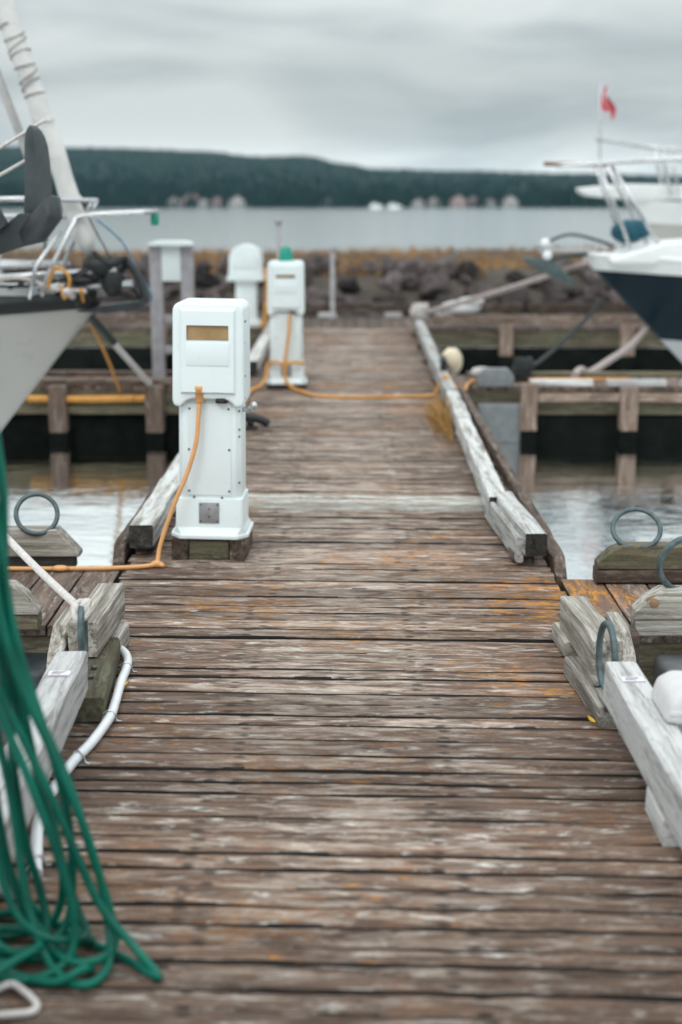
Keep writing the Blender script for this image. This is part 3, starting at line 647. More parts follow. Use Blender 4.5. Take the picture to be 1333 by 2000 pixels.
# cross walkway at the dock's end
cw = thing('cross_walkway', 'plank walkway crossing the far end of the dock before the rocks', 'dock', (0, 18.7, 0))
for i in range(120):
    x = -9 + i * .152; key = ('c', i % 5)
    if key not in plank_meshes:
        plank_meshes[key] = timber_mesh(1.9, .145, PT, 1500 + i, .004, nseg=6); plank_meshes[key].materials.append(M['brown'])
    o = bpy.data.objects.new('plank', plank_meshes[key]); COL.objects.link(o); o.parent = cw; o.location = (x, .03, -PT / 2 + rn.uniform(-.004, .002)); o.rotation_euler = (0, 0, R(90))
for yy, z_, h_, m_n in ((17.82, -.14, .18, 'olive'), (17.83, -.43, .36, 'wet_shade'), (19.65, -.16, .2, 'dark')):  # the near-black middle one is painted shade below the walkway
    timber('side_beam', (-9.1, yy, z_), (9.3, yy, z_), .08, h_, m_n, cw, .006)
for (x0, x1) in ((-9, -5.2), (-5.1, -1.5), (-1.45, 2.3), (2.4, 5.9), (6.0, 9.2)):
    timber('curb_rail', (x0, 19.55, .13), (x1, 19.55, .13), .12, .12, 'brown', cw, .008)
for (x0, x1) in ((1.0, 2.9), (3.0, 5.4), (5.5, 9.2)):
    timber('curb_rail', (x0, 17.9, .10), (x1, 17.9, .10), .11, .11, 'post', cw, .008)
timber('curb_rail', (-2.2, 17.9, .10), (-8.5, 17.9, .10), .11, .11, 'brown', cw, .008)
for x in (-7, -4.6, -2.4, 1.9, 3.4, 5.6, 8):
    timber('post', (x, 17.72, -.33), (x, 17.72, .05), .16, .16, 'post', cw, .008); timber('post_foot', (x, 17.72, -.95), (x, 17.72, -.33), .158, .158, 'wet_shade', cw, .006)
for x in (-.35, .55, 1.25):
    timber('spacer_block', (x - .12, 19.53, .035), (x + .12, 19.53, .035), .14, .07, 'white_timber', cw)

# ------------------------------------------------------------------ power pedestals
def pedestal(loc, label, lean=0.0, rz=0.0, slot=False, blocks=.095, lamp=False, tap=False):
    t = thing('power_pedestal', label, 'power pedestal', loc, rz, 'white power pedestals'); t.rotation_euler = (0, lean, rz)
    zb = blocks
    W, D_ = .135, .12
    m_ = MB()
    m_.prism([(-.168, -.10), (-.125, -.16), (.125, -.16), (.168, -.10), (.168, .13), (.14, .16), (-.14, .16), (-.168, .13)], 'z', zb, zb + .018)
    # flare
    A = [(-.161, -.10), (-.12, -.152), (.12, -.152), (.161, -.10), (.161, .125), (.135, .152), (-.135, .152), (-.161, .125)]
    B = [(-.146, -.118), (-.138, -.128), (.138, -.128), (.146, -.118), (.146, .118), (.138, .128), (-.138, .128), (-.146, .118)]
    m_.add([(x, y_, zb + .0175) for x, y_ in A] + [(x, y_, zb + .045) for x, y_ in B] + [(x * .985, y_ * .985, zb + .172) for x, y_ in B],
           [(i, (i + 1) % 8, 8 + (i + 1) % 8, 8 + i) for i in range(8)] + [(8 + i, 8 + (i + 1) % 8, 16 + (i + 1) % 8, 16 + i) for i in range(8)] + [tuple(range(16, 24)), tuple(range(8))[::-1]])
    m_.build('base', 'pedestal', t, .004, 2)
    m_ = MB(); vs_ = []
    for z_, k in ((zb + .165, 1.0), (zb + .60, .985)):
        for (x, y_) in ((-.135, -.085), (-.115, -.118), (.115, -.118), (.135, -.085), (.135, .11), (-.135, .11)): vs_.append((x * k, y_ * k, z_))
    m_.add(vs_, [(i, (i + 1) % 6, 6 + (i + 1) % 6, 6 + i) for i in range(6)] + [(6, 7, 8, 9, 10, 11), (5, 4, 3, 2, 1, 0)])
    sh = m_.build('shaft', 'pedestal', t, .006, 2)
    m_ = MB(); m_.box((0, -.1175, zb + .385), (.19, .006, .40)); fp = m_.build('front_panel', 'pedestal', sh, .002, 1)
    for (x, z_) in ((-.083, .56), (.083, .56), (-.086, .385), (.086, .385), (-.086, .205), (.086, .205), (-.065, .178), (.055, .176)):
        q = MB(); q.lathe([(.0052, 0), (.0048, .003), (.002, .004)], (0, 0, 0), 8); s_ = q.build('screw', 'screw', fp); s_.location = (x, -.1205 if z_ > .2 else -.1205, zb + z_); s_.rotation_euler = (R(90), 0, 0)
    for z_ in (.24, .44, .47, .55):
        q = MB(); q.lathe([(.005, 0), (.0045, .003)], (0, 0, 0), 8); s_ = q.build('screw', 'screw', sh); s_.location = (.127, -.1, zb + z_); s_.rotation_euler = (R(90), 0, R(55))
    for k in range(4):
        q = MB(); q.box((0, -.1188, zb + .572 + k * .009), (.185, .004, .004)); q.build('vent_rib', 'pedestal', sh)
    m_ = MB(); m_.box((.0, -.1285, zb + .11), (.088, .005, .092)); cp = m_.build('cover_plate', 'plate', t, .003, 2)
    for (x, z_) in ((-.036, .146), (.036, .146), (-.036, .074), (.036, .074), (0, .128), (0, .095)):
        q = MB(); q.lathe([(.004, 0), (.0035, .003)], (0, 0, 0), 8); s_ = q.build('screw', 'screw', cp); s_.location = (x, -.131, zb + z_); s_.rotation_euler = (R(90), 0, 0)
    # head: arched lower lip, rounded shoulders
    pr = [(-.152, .60), (-.146, .575), (-.118, .568), (-.092, .596), (-.07, .604), (.07, .604), (.092, .596), (.118, .568), (.146, .575), (.152, .60)]
    for k in range(7): a = k / 6 * math.pi / 2; pr.append((.112 + .036 * math.cos(a), .972 + .036 * math.sin(a)))
    for k in range(7): a = math.pi / 2 + k / 6 * math.pi / 2; pr.append((-.112 + .036 * math.cos(a), .972 + .036 * math.sin(a)))
    m_ = MB(); m_.prism([(x, z_ + zb) for x, z_ in pr], 'y', -.150, .145); hd = m_.build('head', 'pedestal', t, .020, 4)
    # face panel with a window opening
    wx, wz0, wz1 = (.088, .852, .915) if not slot else (.078, .873, .900)
    xs, zs = [-.108, -wx, wx, .108], [.636, wz0, wz1, .975]
    m_ = MB()
    for i in range(3):
        for j in range(3):
            if i == 1 and j == 1: continue
            m_.add([(xs[i], -.166, zs[j] + zb), (xs[i + 1], -.166, zs[j] + zb), (xs[i + 1], -.166, zs[j + 1] + zb), (xs[i], -.166, zs[j + 1] + zb)], [(0, 1, 2, 3)])
    o_ = [(-.118, .626), (.118, .626), (.118, .985), (-.118, .985)]; i_ = [(-.108, .636), (.108, .636), (.108, .975), (-.108, .975)]
    m_.add([(x, -.149, z_ + zb) for x, z_ in o_] + [(x, -.166, z_ + zb) for x, z_ in i_], [(k, (k + 1) % 4, 4 + (k + 1) % 4, 4 + k) for k in range(4)])
    ww = [(-wx, wz0), (wx, wz0), (wx, wz1), (-wx, wz1)]
    m_.add([(x, -.166, z_ + zb) for x, z_ in ww] + [(x, -.1505, z_ + zb) for x, z_ in ww], [(k, 4 + k, 4 + (k + 1) % 4, (k + 1) % 4) for k in range(4)])
    fc = m_.build('face_panel', 'pedestal', hd)
    m_ = MB(); m_.box((0, -.1525, (wz0 + wz1) / 2 + zb), (2 * wx - .002, .004, wz1 - wz0 - .002)); m_.build('window', 'amber', fc)
    m_ = MB(); m_.box((0, -.167, .795 + zb), (.18, .004, .095)); m_.build('door_flap', 'pedestal', fc, .0018, 2)
    for (x, z_) in ((.150, .93), (.146, .84), (.150, .70), (.150, .605)):
        q = MB(); q.lathe([(.0055, 0), (.005, .004)], (0, 0, 0), 8); s_ = q.build('screw', 'screw', hd); s_.location = (x, -.10, zb + z_); s_.rotation_euler = (R(90), 0, R(90))
    q = MB(); q.lathe([(.026, 0), (.026, .02)], (.055, -.128, zb + .588), 14); q.build('socket', 'recess', hd)
    if blocks > .05:
        for x in (-.125, .125):
            b_ = timber('support_block', (x, -.15, 0), (x, .15, 0), .07, blocks, 'brown', None, .005); b_.parent = t; b_.location = (x, 0, blocks / 2)
        b_ = timber('support_block', (-.085, 0, 0), (.085, 0, 0), .08, blocks - .01, 'olive', None, .006); b_.parent = t; b_.location = (0, -.10, blocks / 2 - .006)
    else:
        b_ = timber('support_block', (-.16, 0, 0), (.16, 0, 0), .28, blocks, 'dark', None, .004); b_.parent = t; b_.location = (0, 0, blocks / 2)
    if tap:
        q = MB(); q.tube([(.125, -.03, zb + .545), (.16, -.035, zb + .552), (.175, -.04, zb + .56)], .011, 10); tp = q.build('tap', 'steel', t)
        q = MB(); q.ball((.182, -.042, zb + .566), .018); q.build('handle', 'steel', tp)
    if lamp:
        q = MB(); q.lathe([(.062, 0), (.062, .02), (.056, .05), (.05, .09), (.036, .115), (.012, .125)], (.0, 0, zb + 1.005), 20); lp = q.build('lamp_dome', 'teal_plastic', t)
    return t
p1 = pedestal((-.617, 6.10, 0), 'white power pedestal with amber window, nearest one fully in view, orange cord plugged in', R(.9), R(-1.5), False, .095, False, True)
p2 = pedestal((-.555, 11.92, 0), 'white power pedestal with teal lamp on top, further down the dock', 0, R(1), True, .04, True, False)
p0 = pedestal((-.865, 2.28, 0), 'white power pedestal at the edge of view that carries the green hose', 0, R(0), False, .05, False, False)
q = MB(); q.tube([(-.80, 2.40, 1.0), (-.76, 2.52, 1.03), (-.73, 2.60, 1.05), (-.705, 2.66, 1.055), (-.69, 2.69, 1.075)], .009, 8); hk = q.build('hose_hook', 'galv', p0); hk.location = -p0.location
# older domed pedestal on the cross walkway
t = thing('domed_pedestal', 'old white pedestal with a domed hood at the far end of the dock', 'power pedestal', (-1.34, 18.05, 0))
m_ = MB(); m_.prism([(-.17, 0), (.17, 0), (.17, .05), (.14, .09), (-.14, .09), (-.17, .05)], 'y', -.15, .15); m_.build('base', 'pedestal_old', t, .01)
m_ = MB(); m_.box((0, 0, .34), (.26, .22, .54)); m_.build('shaft', 'pedestal_old', t, .015)
pr = [(-.235, .60), (-.225, .57), (.225, .57), (.235, .60), (.205, .66), (.20, .84)]
for k in range(1, 12): a = k / 12 * math.pi; pr.append((.20 * math.cos(a), .84 + .18 * math.sin(a)))
pr += [(-.20, .84), (-.205, .66)]
m_ = MB(); m_.prism(pr, 'y', -.19, .19); hd = m_.build('hood', 'pedestal_old', t, .02, 3)
m_ = MB(); m_.prism([(x * .8, .70 + (z_ - .60) * .62) for x, z_ in pr[4:]], 'y', -.20, -.18); m_.build('hood_face', 'pedestal_old', hd, .004)
# twin-post frame
t = thing('twin_post_frame', 'grey twin-post stand with white cap and panel behind the nearest pedestal', 'post', (-1.58, 12.55, 0))
for x in (-.135, .135):
    timber('post', (t.location.x + x, 12.55, -.6), (t.location.x + x, 12.55, 1.15), .105, .105, 'pilepost', t, .004)
m_ = MB(); m_.prism([(-.187, 0), (.187, 0), (.184, .03), (.12, .045), (-.12, .045), (-.184, .03)], 'y', -.12, .12)
cpo = m_.build('cap', 'pedestal_old', t, .006); cpo.location.z = 1.152
m_ = MB(); m_.box((0, -.02, 1.0), (.166, .05, .30)); m_.build('panel', 'pedestal_old', t, .004)
for z_ in (.25, .52):
    b_ = timber('cross_bar', (-.08, 0, 0), (.08, 0, 0), .05, .07, 'pilepost', None); b_.parent = t; b_.location = (0, 0, z_)
# slim poles at the walkway
for (x, y_, z1, r_, lab, ball) in ((-.955, 18.6, 1.29, .022, 'slim grey pole with round head rising behind the teal lamp', True), (-.274, 19.2, .90, .028, 'short slim grey pole standing at the end of the dock', False)):
    t = thing('slim_pole', lab, 'pole', (x, y_, 0))
    m_ = MB(); m_.lathe([(r_ * 2, 0), (r_ * 2, .02), (r_, .03), (r_, z1)], (0, 0, 0), 12); m_.build('shaft', 'pilepost', t)
    if ball: m_ = MB(); m_.ball((0, 0, z1), .05); m_.build('head', 'pilepost', t)
    else: m_ = MB(); m_.lathe([(r_ * 1.3, 0), (r_ * 1.3, .03), (r_ * .5, .045)], (0, 0, z1), 12); m_.build('cap', 'pilepost', t)

# ------------------------------------------------------------------ cords, conduit, hose, ropes on the dock
def top_tube(name, pts, r, m, label, cat, group=None, n=8, seg=8, closed=False):
    m_ = MB(); m_.tube(spline(pts, n, closed), r, seg, closed); o = m_.build(name, m); return tag(o, label, cat, group)
CR = .0095
t = thing('power_cable', 'orange power cord hanging from the nearest pedestal and running left over the finger pier', 'power cable', (-.82, 5.83, 0))
m_ = MB(); m_.tube(spline([(-.647, 5.955, .70), (-.651, 5.945, .63), (-.662, 5.935, .52), (-.697, 5.925, .40), (-.748, 5.90, .28), (-.79, 5.88, .17), (-.818, 5.86, .08), (-.826, 5.835, .025), (-.835, 5.82, CR + .004)], 8), CR, 10)
m_.tube(spline([(-.835, 5.82, CR + .004), (-.90, 5.80, CR), (-1.05, 5.765, CR + .002), (-1.229, 5.76, CR + .002), (-1.40, 5.765, CR), (-1.9, 5.775, CR), (-2.6, 5.77, CR), (-3.5, 5.74, CR)], 8), CR, 10)
cbl = m_.build('cable', 'cord_near', t, 0, 2, True)
m_ = MB(); m_.lathe([(.014, -.062), (.018, -.055), (.018, -.02), (.023, -.018), (.026, 0), (.026, .012)], (-.646, 5.955, .745), 14); m_.build('plug', 'cord_near', t, 0, 2, True)
m_ = MB(); m_.ball((-.828, 5.825, .016), .021, 10, 6, (1.2, .8, .75)); m_.ball((-.806, 5.818, .012), .013, 10, 6, (1.1, .9, .8)); m_.build('knot', 'cord_near', t, 0, 2, True)
m_ = MB(); m_.ball((-1.222, 5.752, .015), .022, 12, 6, (1.75, .9, .62)); m_.build('connector', 'cord_near', t, 0, 2, True)
top_tube('power_cable', [(-.52, 11.76, .62), (-.525, 11.74, .50), (-.545, 11.73, .34), (-.56, 11.72, .22), (-.56, 11.70, .10), (-.50, 11.66, .03), (-.40, 11.47, .018), (-.30, 11.27, .014), (-.1, 11.20, .012), (.25, 11.22, .012), (.60, 11.26, .014), (.665, 11.27, .05), (.73, 11.28, .168), (.80, 11.29, .10), (.90, 11.5, .03), (1.0, 12.1, .02), (1.2, 12.3, .02), (2.4, 12.35, .02)], .013, 'cord', 'orange power cord crossing the deck from the teal-lamped pedestal', 'power cable')
top_tube('power_cable', [(-.41, 11.765, .22), (-.48, 11.745, .225), (-.57, 11.73, .215), (-.66, 11.745, .23), (-.705, 11.78, .20), (-.72, 11.74, .10), (-.76, 11.66, .045), (-.83, 11.55, .02), (-.835, 11.2, .02), (-.82, 10.4, .02), (-.80, 9.4, .02), (-.76, 8.9, .02)], .014, 'cord', 'orange power cord looped round the shaft of the teal-lamped pedestal', 'power cable')
top_tube('power_cable', [(-1.07, 17.7, .30), (-1.08, 17.75, .15), (-1.05, 17.82, .5), (-1.08, 17.85, .72), (-1.06, 17.86, .45), (-1.10, 17.75, .06), (-1.15, 17.95, .02)], .03, 'rope_orange', 'orange cable bunched beside the old domed pedestal', 'power cable')
# white conduit beside the left curb
t = thing('conduit', 'white plastic conduit lying along the left side of the deck', 'conduit', (-.74, 3.8, 0))
m_ = MB(); cpts = spline([(-.90, 4.72, .035), (-.83, 4.665, .03), (-.775, 4.60, .022), (-.748, 4.52, .020), (-.738, 4.42, .019), (-.735, 4.30, .018), (-.722, 4.1, .018), (-.718, 3.97, .018), (-.735, 3.78, .018), (-.765, 3.59, .018), (-.775, 3.3, .018), (-.735, 3.06, .018), (-.715, 2.97, .018)], 8)
m_.tube(cpts, .0145, 12); m_.build('pipe', 'pvc', t, 0, 2, True)
for (x, y_, a) in ((-.741, 4.44, .1), (-.721, 3.99, -.1), (-.752, 3.67, -.35), (-.728, 3.03, .6)):
    m_ = MB()
    rot = Matrix.Rotation(a, 3, 'Z')
    pts = [rot @ Vector((.0170 * math.cos(k / 10 * math.pi), 0, .018 + .0170 * math.sin(k / 10 * math.pi))) for k in range(11)]
    pts = [rot @ Vector((.036, 0, .003)), rot @ Vector((.022, 0, .004))] + pts + [rot @ Vector((-.022, 0, .004)), rot @ Vector((-.036, 0, .003))]
    m_.tube([Vector((x, y_, 0)) + p for p in pts], .0035, 6); cl = m_.build('clip', 'steel', t, 0, 2, True)
top_tube('conduit_offcut', [(-.79, 2.94, .018), (-.765, 2.905, .018), (-.748, 2.885, .018)], .018, 'pvc', 'short white pipe end lying behind the green hose', 'pipe')
# green hose on its hook
m_ = MB(); HR = .0090
def hz(*p):
    q_ = []
    for (x, y_, z_) in p:
        u = max(0, min(1, (z_ - .35) / .5)); q_.append((x - .045 * u * u * (3 - 2 * u), y_, z_))
    m_.tube(spline(q_, 9), HR, 10)
hz((-.66, 2.655, 1.062), (-.652, 2.66, 1.00), (-.651, 2.66, .874), (-.649, 2.66, .72), (-.640, 2.66, .60), (-.598, 2.655, .456), (-.545, 2.65, .304), (-.508, 2.645, .17), (-.492, 2.63, .075), (-.484, 2.585, .03), (-.492, 2.545, .014), (-.517, 2.515, .012), (-.56, 2.53, .013), (-.612, 2.58, .04), (-.655, 2.63, .14), (-.685, 2.66, .35), (-.70, 2.665, .60), (-.685, 2.66, .95), (-.665, 2.645, 1.068))
hz((-.675, 2.65, 1.062), (-.705, 2.655, .95), (-.715, 2.655, .80), (-.700, 2.655, .64), (-.650, 2.645, .49), (-.597, 2.64, .345), (-.547, 2.635, .215), (-.505, 2.625, .12), (-.44, 2.60, .05), (-.392, 2.56, .018), (-.382, 2.545, .0125), (-.40, 2.56, .012), (-.47, 2.625, .012), (-.572, 2.70, .012), (-.655, 2.77, .012), (-.74, 2.80, .012), (-.83, 2.74, .013))
hz((-.668, 2.66, 1.063), (-.655, 2.67, .90), (-.650, 2.675, .70), (-.615, 2.67, .52), (-.565, 2.665, .36), (-.525, 2.655, .22), (-.495, 2.645, .12), (-.478, 2.62, .045), (-.50, 2.57, .036), (-.55, 2.56, .034), (-.60, 2.60, .036), (-.63, 2.66, .036))
hz((-.650, 2.685, 1.078), (-.66, 2.70, .90), (-.669, 2.70, .709), (-.68, 2.70, .50), (-.685, 2.70, .385), (-.668, 2.695, .23), (-.640, 2.69, .115), (-.625, 2.66, .05), (-.65, 2.60, .03), (-.70, 2.575, .022), (-.75, 2.60, .05), (-.775, 2.65, .2), (-.765, 2.68, .5), (-.72, 2.68, .85), (-.668, 2.675, 1.066))
hz((-.657, 2.68, 1.074), (-.645, 2.685, .90), (-.632, 2.68, .662), (-.600, 2.68, .43), (-.574, 2.675, .284), (-.570, 2.67, .15), (-.585, 2.655, .06), (-.635, 2.62, .034), (-.69, 2.60, .036), (-.74, 2.64, .07), (-.76, 2.68, .22))
hz((-.67, 2.67, 1.072), (-.695, 2.69, .85), (-.72, 2.69, .55), (-.715, 2.68, .28), (-.68, 2.665, .12), (-.62, 2.64, .045), (-.56, 2.61, .014), (-.52, 2.575, .013), (-.53, 2.53, .035), (-.58, 2.52, .014), (-.66, 2.545, .013), (-.73, 2.60, .013))
hz((-.64, 2.69, 1.082), (-.633, 2.70, .95), (-.645, 2.71, .75), (-.65, 2.705, .5), (-.625, 2.70, .30), (-.59, 2.69, .17), (-.56, 2.67, .085), (-.54, 2.64, .05), (-.57, 2.60, .06), (-.63, 2.60, .075), (-.69, 2.63, .13), (-.73, 2.66, .3))
hz((-.69, 2.69, 1.07), (-.69, 2.72, .8), (-.665, 2.72, .5), (-.62, 2.72, .28), (-.60, 2.72, .13), (-.625, 2.71, .04), (-.70, 2.70, .014), (-.78, 2.68, .02))
hz((-.70, 2.64, 1.07), (-.705, 2.625, .85), (-.69, 2.62, .62), (-.635, 2.615, .40), (-.585, 2.61, .24), (-.555, 2.60, .12), (-.56, 2.575, .04), (-.61, 2.54, .014), (-.68, 2.53, .014), (-.76, 2.55, .014))
hz((-.68, 2.70, 1.07), (-.72, 2.73, .7), (-.745, 2.73, .4), (-.72, 2.73, .17), (-.66, 2.735, .05), (-.585, 2.73, .013), (-.54, 2.69, .013), (-.55, 2.64, .034), (-.62, 2.61, .014), (-.72, 2.62, .014))
hz((-.80, 2.50, .013), (-.72, 2.475, .036), (-.66, 2.52, .058), (-.62, 2.585, .058), (-.65, 2.64, .055), (-.72, 2.66, .05), (-.79, 2.62, .04))
o = m_.build('garden_hose', 'hose'); tag(o, 'green garden hose hanging in long loops down to the deck', 'hose')
top_tube('rope_loop', [(-.74, 2.44, .012), (-.69, 2.495, .012), (-.665, 2.515, .012), (-.637, 2.492, .012), (-.600, 2.445, .012), (-.605, 2.418, .012), (-.641, 2.403, .016), (-.70, 2.40, .012), (-.76, 2.38, .012)], .0075, 'rope', 'pale frayed rope loop on the deck below the green hose', 'rope')
# mooring rope tied to the left ring
t = thing('mooring_rope', 'white mooring rope tied to the ring on the left curb', 'rope', (-.83, 4.25, .27))
m_ = MB(); m_.tube(sag((-.838, 4.21, .285), (-1.62, 5.35, .60), .03, 20), .0125, 10); m_.build('line', 'rope', t, 0, 2, True)
m_ = MB()
for k in range(3):
    m_.tube([(-.835 + .02 * math.cos(a), 4.215 + (.018 + .004 * k) * math.sin(a) - .012 + .013 * k, .280 + .024 * math.sin(a + k)) for a in [i * 2 * math.pi / 14 for i in range(14)]], .0105, 8, True)
m_.ball((-.85, 4.215, .285), .02, 10, 8); m_.build('knot', 'rope', t, 0, 2, True)
# yellow leaves
for (x, y_, a, lab) in ((-.722, 4.275, .7, 'small yellow leaf on the deck beside the white conduit'), (.705, 3.975, 2.2, 'small yellow leaf on the deck against the right pad plank')):
    rot = Matrix.Rotation(a, 3, 'Z'); m_ = MB(); pts = []
    for k in range(9):
        u = k / 8; wv = .011 * math.sin(math.pi * u) ** .8 + .0006
        pts.append((u, wv))
    vs_ = [];
    for u, wv in pts:
        for s in (-1, 0, 1): vs_.append(Vector((x, y_, .004)) + rot @ Vector(((u - .5) * .032, s * wv * .7, .004 + (.006 if s else 0) + .012 * u * u)))
    m_.add(vs_, [(3 * i + j, 3 * i + j + 1, 3 * i + j + 4, 3 * i + j + 3) for i in range(8) for j in range(2)], True)
    o = m_.build('fallen_leaf', 'leaf'); tag(o, lab, 'leaf')
# white fender strapped to the right painted curb
t = thing('fender', 'white padded fender lying over the right painted curb', 'fender', (.85, 3.6, .2))
m_ = MB(); m_.prism([(-.05, .0), (.14, -.02), (.15, .04), (.12, .075), (.005, .08), (-.032, .06)], 'y', -.15, .06); fb = m_.build('pad', 'fender', t, .018, 3)
m_ = MB(); m_.box((.04, -.152, .03), (.16, .006, .012)); m_.build('seam', 'fender', fb, .002)
# black cleat by the pedestal
t = thing('mooring_cleat', 'black mooring cleat on the deck just behind the nearest pedestal', 'cleat', (-.74, 9.62, 0))
m_ = MB(); m_.box((0, 0, .012), (.18, .08, .024)); m_.build('base', 'black', t, .006)
m_ = MB(); m_.tube(spline([(-.19, 0, .05), (-.12, 0, .075), (0, 0, .085), (.10, 0, .07), (.17, 0, .035)], 6), [.008] + [.03] * 23 + [.008], 10); m_.tube([(-.04, 0, .02), (-.04, 0, .08)], .025, 8); m_.tube([(.04, 0, .02), (.04, 0, .08)], .025, 8); m_.build('horn', 'black', t)
# cream buoy, dry tuft, rope bundles on the right
t = thing('buoy', 'cream round buoy hanging beside the right curb rail', 'buoy', (.93, 13.4, 0)); m_ = MB(); m_.ball((0, 0, .06), .115, 16, 12, (.9, .9, 1.15)); m_.build('body', 'buoy', t); m_ = MB(); m_.lathe([(.02, 0), (.02, .03)], (0, 0, .185), 10); m_.build('eye', 'black', t)
m_ = MB()
for i in range(300):
    x, y_ = .655 - abs(rn.gauss(0, .045)), 9.75 + rn.gauss(0, .30); h = rn.uniform(.04, .20) * (1 if rn.random() < .8 else 1.5); lx, ly = rn.gauss(-.05, .06), rn.gauss(0, .08)
    m_.add([(x - .003, y_, 0), (x + .003, y_, 0), (x + lx * .5 + .002, y_ + ly * .5, h * .7), (x + lx * .5 - .002, y_ + ly * .5, h * .7), (x + lx, y_ + ly, h)], [(0, 1, 2, 3), (3, 2, 4)])
o = m_.build('grass_tuft', 'dry'); tag(o, 'dry orange grass tuft sprouting between planks at the right curb rail', 'grass', kind='stuff')
def coil(name, c, r, tr, k, m, label, sq=(1, 1)):
    m_ = MB(); pts = []
    for i in range(k * 14):
        a = i * 2 * math.pi / 14; rr = r * (1 + .16 * math.sin(i * .37)); pts.append((c[0] + sq[0] * rr * math.cos(a), c[1] + sq[1] * rr * math.sin(a), c[2] + tr + tr * 1.35 * i / 14 + .006 * math.sin(i)))
    m_.tube(pts, tr, 7); o = m_.build(name, m); return tag(o, label, 'rope')
coil('rope_coil', (1.47, 12.33, .0), .07, .026, 5, 'rope_dark', 'black rope bundle on the second right finger pier')
coil('rope_coil', (1.2, 12.5, .0), .13, .018, 3, 'rope', 'grey coiled rope lying beside the black bundle on the finger pier')
coil('rope_coil', (.80, 17.25, .15), .10, .028, 4, 'rope', 'white rope turns at the far end of the right curb rail', (.8, 1.1))
t = thing('mooring_cleat', 'black cleat on the right curb rail where the orange cord crosses', 'cleat', (.755, 11.9, .152)); m_ = MB(); m_.box((0, 0, .015), (.05, .14, .03)); m_.build('base', 'black', t, .006); m_ = MB(); m_.tube(spline([(0, -.14, .07), (0, -.05, .09), (0, .05, .09), (0, .14, .07)], 5), .026, 8); m_.tube([(0, -.03, .02), (0, -.03, .09)], .022, 8); m_.tube([(0, .03, .02), (0, .03, .09)], .022, 8); m_.build('horn', 'black', t)
for (x, y_, lab) in ((1.35, 17.95, 'white folded tarp on the cross walkway curb'),):
    t = thing('folded_tarp', lab, 'tarp', (x, y_, .155)); m_ = MB(); m_.ball((0, 0, .09), .16, 14, 8, (1.6, .8, .55)); m_.build('fold', 'fender', t); m_ = MB(); m_.ball((.12, -.05, .17), .11, 12, 8, (1.5, .8, .5)); m_.build('fold', 'fender', t)

# ------------------------------------------------------------------ boats
def hull_fn(L, B, zs, zk, rake, flare=.55):
    """returns P(t, h, side): bow tip at origin, +x forward, h = 0 sheer .. 1 keel; z relative to the thing's origin (water)"""
    def P(t, h, s):
        b = B / 2 * min(1, (math.sin(min(1, t * 1.75) * math.pi / 2)) ** .85) * (1 - .22 * max(0, (t - .6) / .4))
        z_sheer = zs * (1 - .16 * math.sin(min(1, t * 1.3) * math.pi / 2)); z = z_sheer + (zk - z_sheer) * h
        x = -L * t - rake * h * (1 - t) ** 3
        y_ = b * (1 - h ** (1.15 + 2.2 * t)) * (1 - .18 * h)
        return Vector((x, s * y_, z))
    return P
def hull_strip(P, h0, h1, nt=26, nh=6, out=0.0):
    m_ = MB()
    for s in (-1, 1):
        vs_ = []
        for i in range(nt + 1):
            t_ = (i / nt) ** 1.6
            for j in range(nh + 1):
                p = P(t_, h0 + (h1 - h0) * j / nh, s); p.y += s * out * (1 if t_ > .001 else 0); vs_.append(p)
        m_.add(vs_, [(i * (nh + 1) + j, (i + 1) * (nh + 1) + j, (i + 1) * (nh + 1) + j + 1, i * (nh + 1) + j + 1) for i in range(nt) for j in range(nh)], True)
    # transom
    vs_ = [P(1, h0 + (h1 - h0) * j / nh, s) for s in (-1, 1) for j in range(nh + 1)]
    m_.add(vs_, [(j, j + 1, nh + 2 + j, nh + 1 + j) for j in range(nh)])
    return m_
def deck_mb(P, crown=.06, nt=26, nw=8, dz=-.02):
    m_ = MB(); vs_ = []
    for i in range(nt + 1):
        t_ = (i / nt) ** 1.6; a, b_ = P(t_, 0, -1), P(t_, 0, 1)
        for j in range(nw + 1):
            p = a.lerp(b_, j / nw); p.z += dz + crown * (b_ - a).length * (1 - (2 * j / nw - 1) ** 2); vs_.append(p)
    m_.add(vs_, [(i * (nw + 1) + j, (i + 1) * (nw + 1) + j, (i + 1) * (nw + 1) + j + 1, i * (nw + 1) + j + 1) for i in range(nt) for j in range(nw)], True); return m_

# left grey sailing boat
BZ = WATER_Z
t = thing('sailing_boat', 'grey-hulled sailing boat on the left with furled white headsail and bow rails', 'boat', (-1.70, 9.8, BZ), 0)
P = hull_fn(8.5, 2.5, 1.35, -.55, 1.55)
hull_strip(P, 0, 1, 26, 10).build('hull', 'hull_grey', t)
deck_mb(P).build('deck', 'gel', t)
m_ = MB()
for s in (-1, 1): m_.tube([P((i / 16) ** 1.5 * .9 + .012, 0, s) + Vector((0, 0, .015)) for i in range(17)], .028, 6)
m_.build('toe_rail', 'black', t)
m_ = hull_strip(P, .0, .035, 26, 2, .012); m_.build('rub_strake', 'black', t)
def L2(x, z_, y_=9.8): return (x + 1.70, y_ - 9.8, z_ - BZ)
# cabin + hatch
m_ = MB(); m_.prism([(-1.35, 1.30), (-5.6, 1.30), (-5.6, 1.62), (-2.2, 1.60)], 'y', -.55, .55); cabn = m_.build('cabin_trunk', 'gel', t, .05, 3)
for x in (-2.6, -3.4, -4.2):
    for s in (-1, 1): m_ = MB(); m_.box((x, s * .552, 1.46), (.45, .02, .13)); m_.build('window', 'h_pane', cabn)
m_ = MB(); m_.box((-.62, -.02, 1.405), (.34, .3, .07)); m_.build('hatch', 'gel', t, .015)
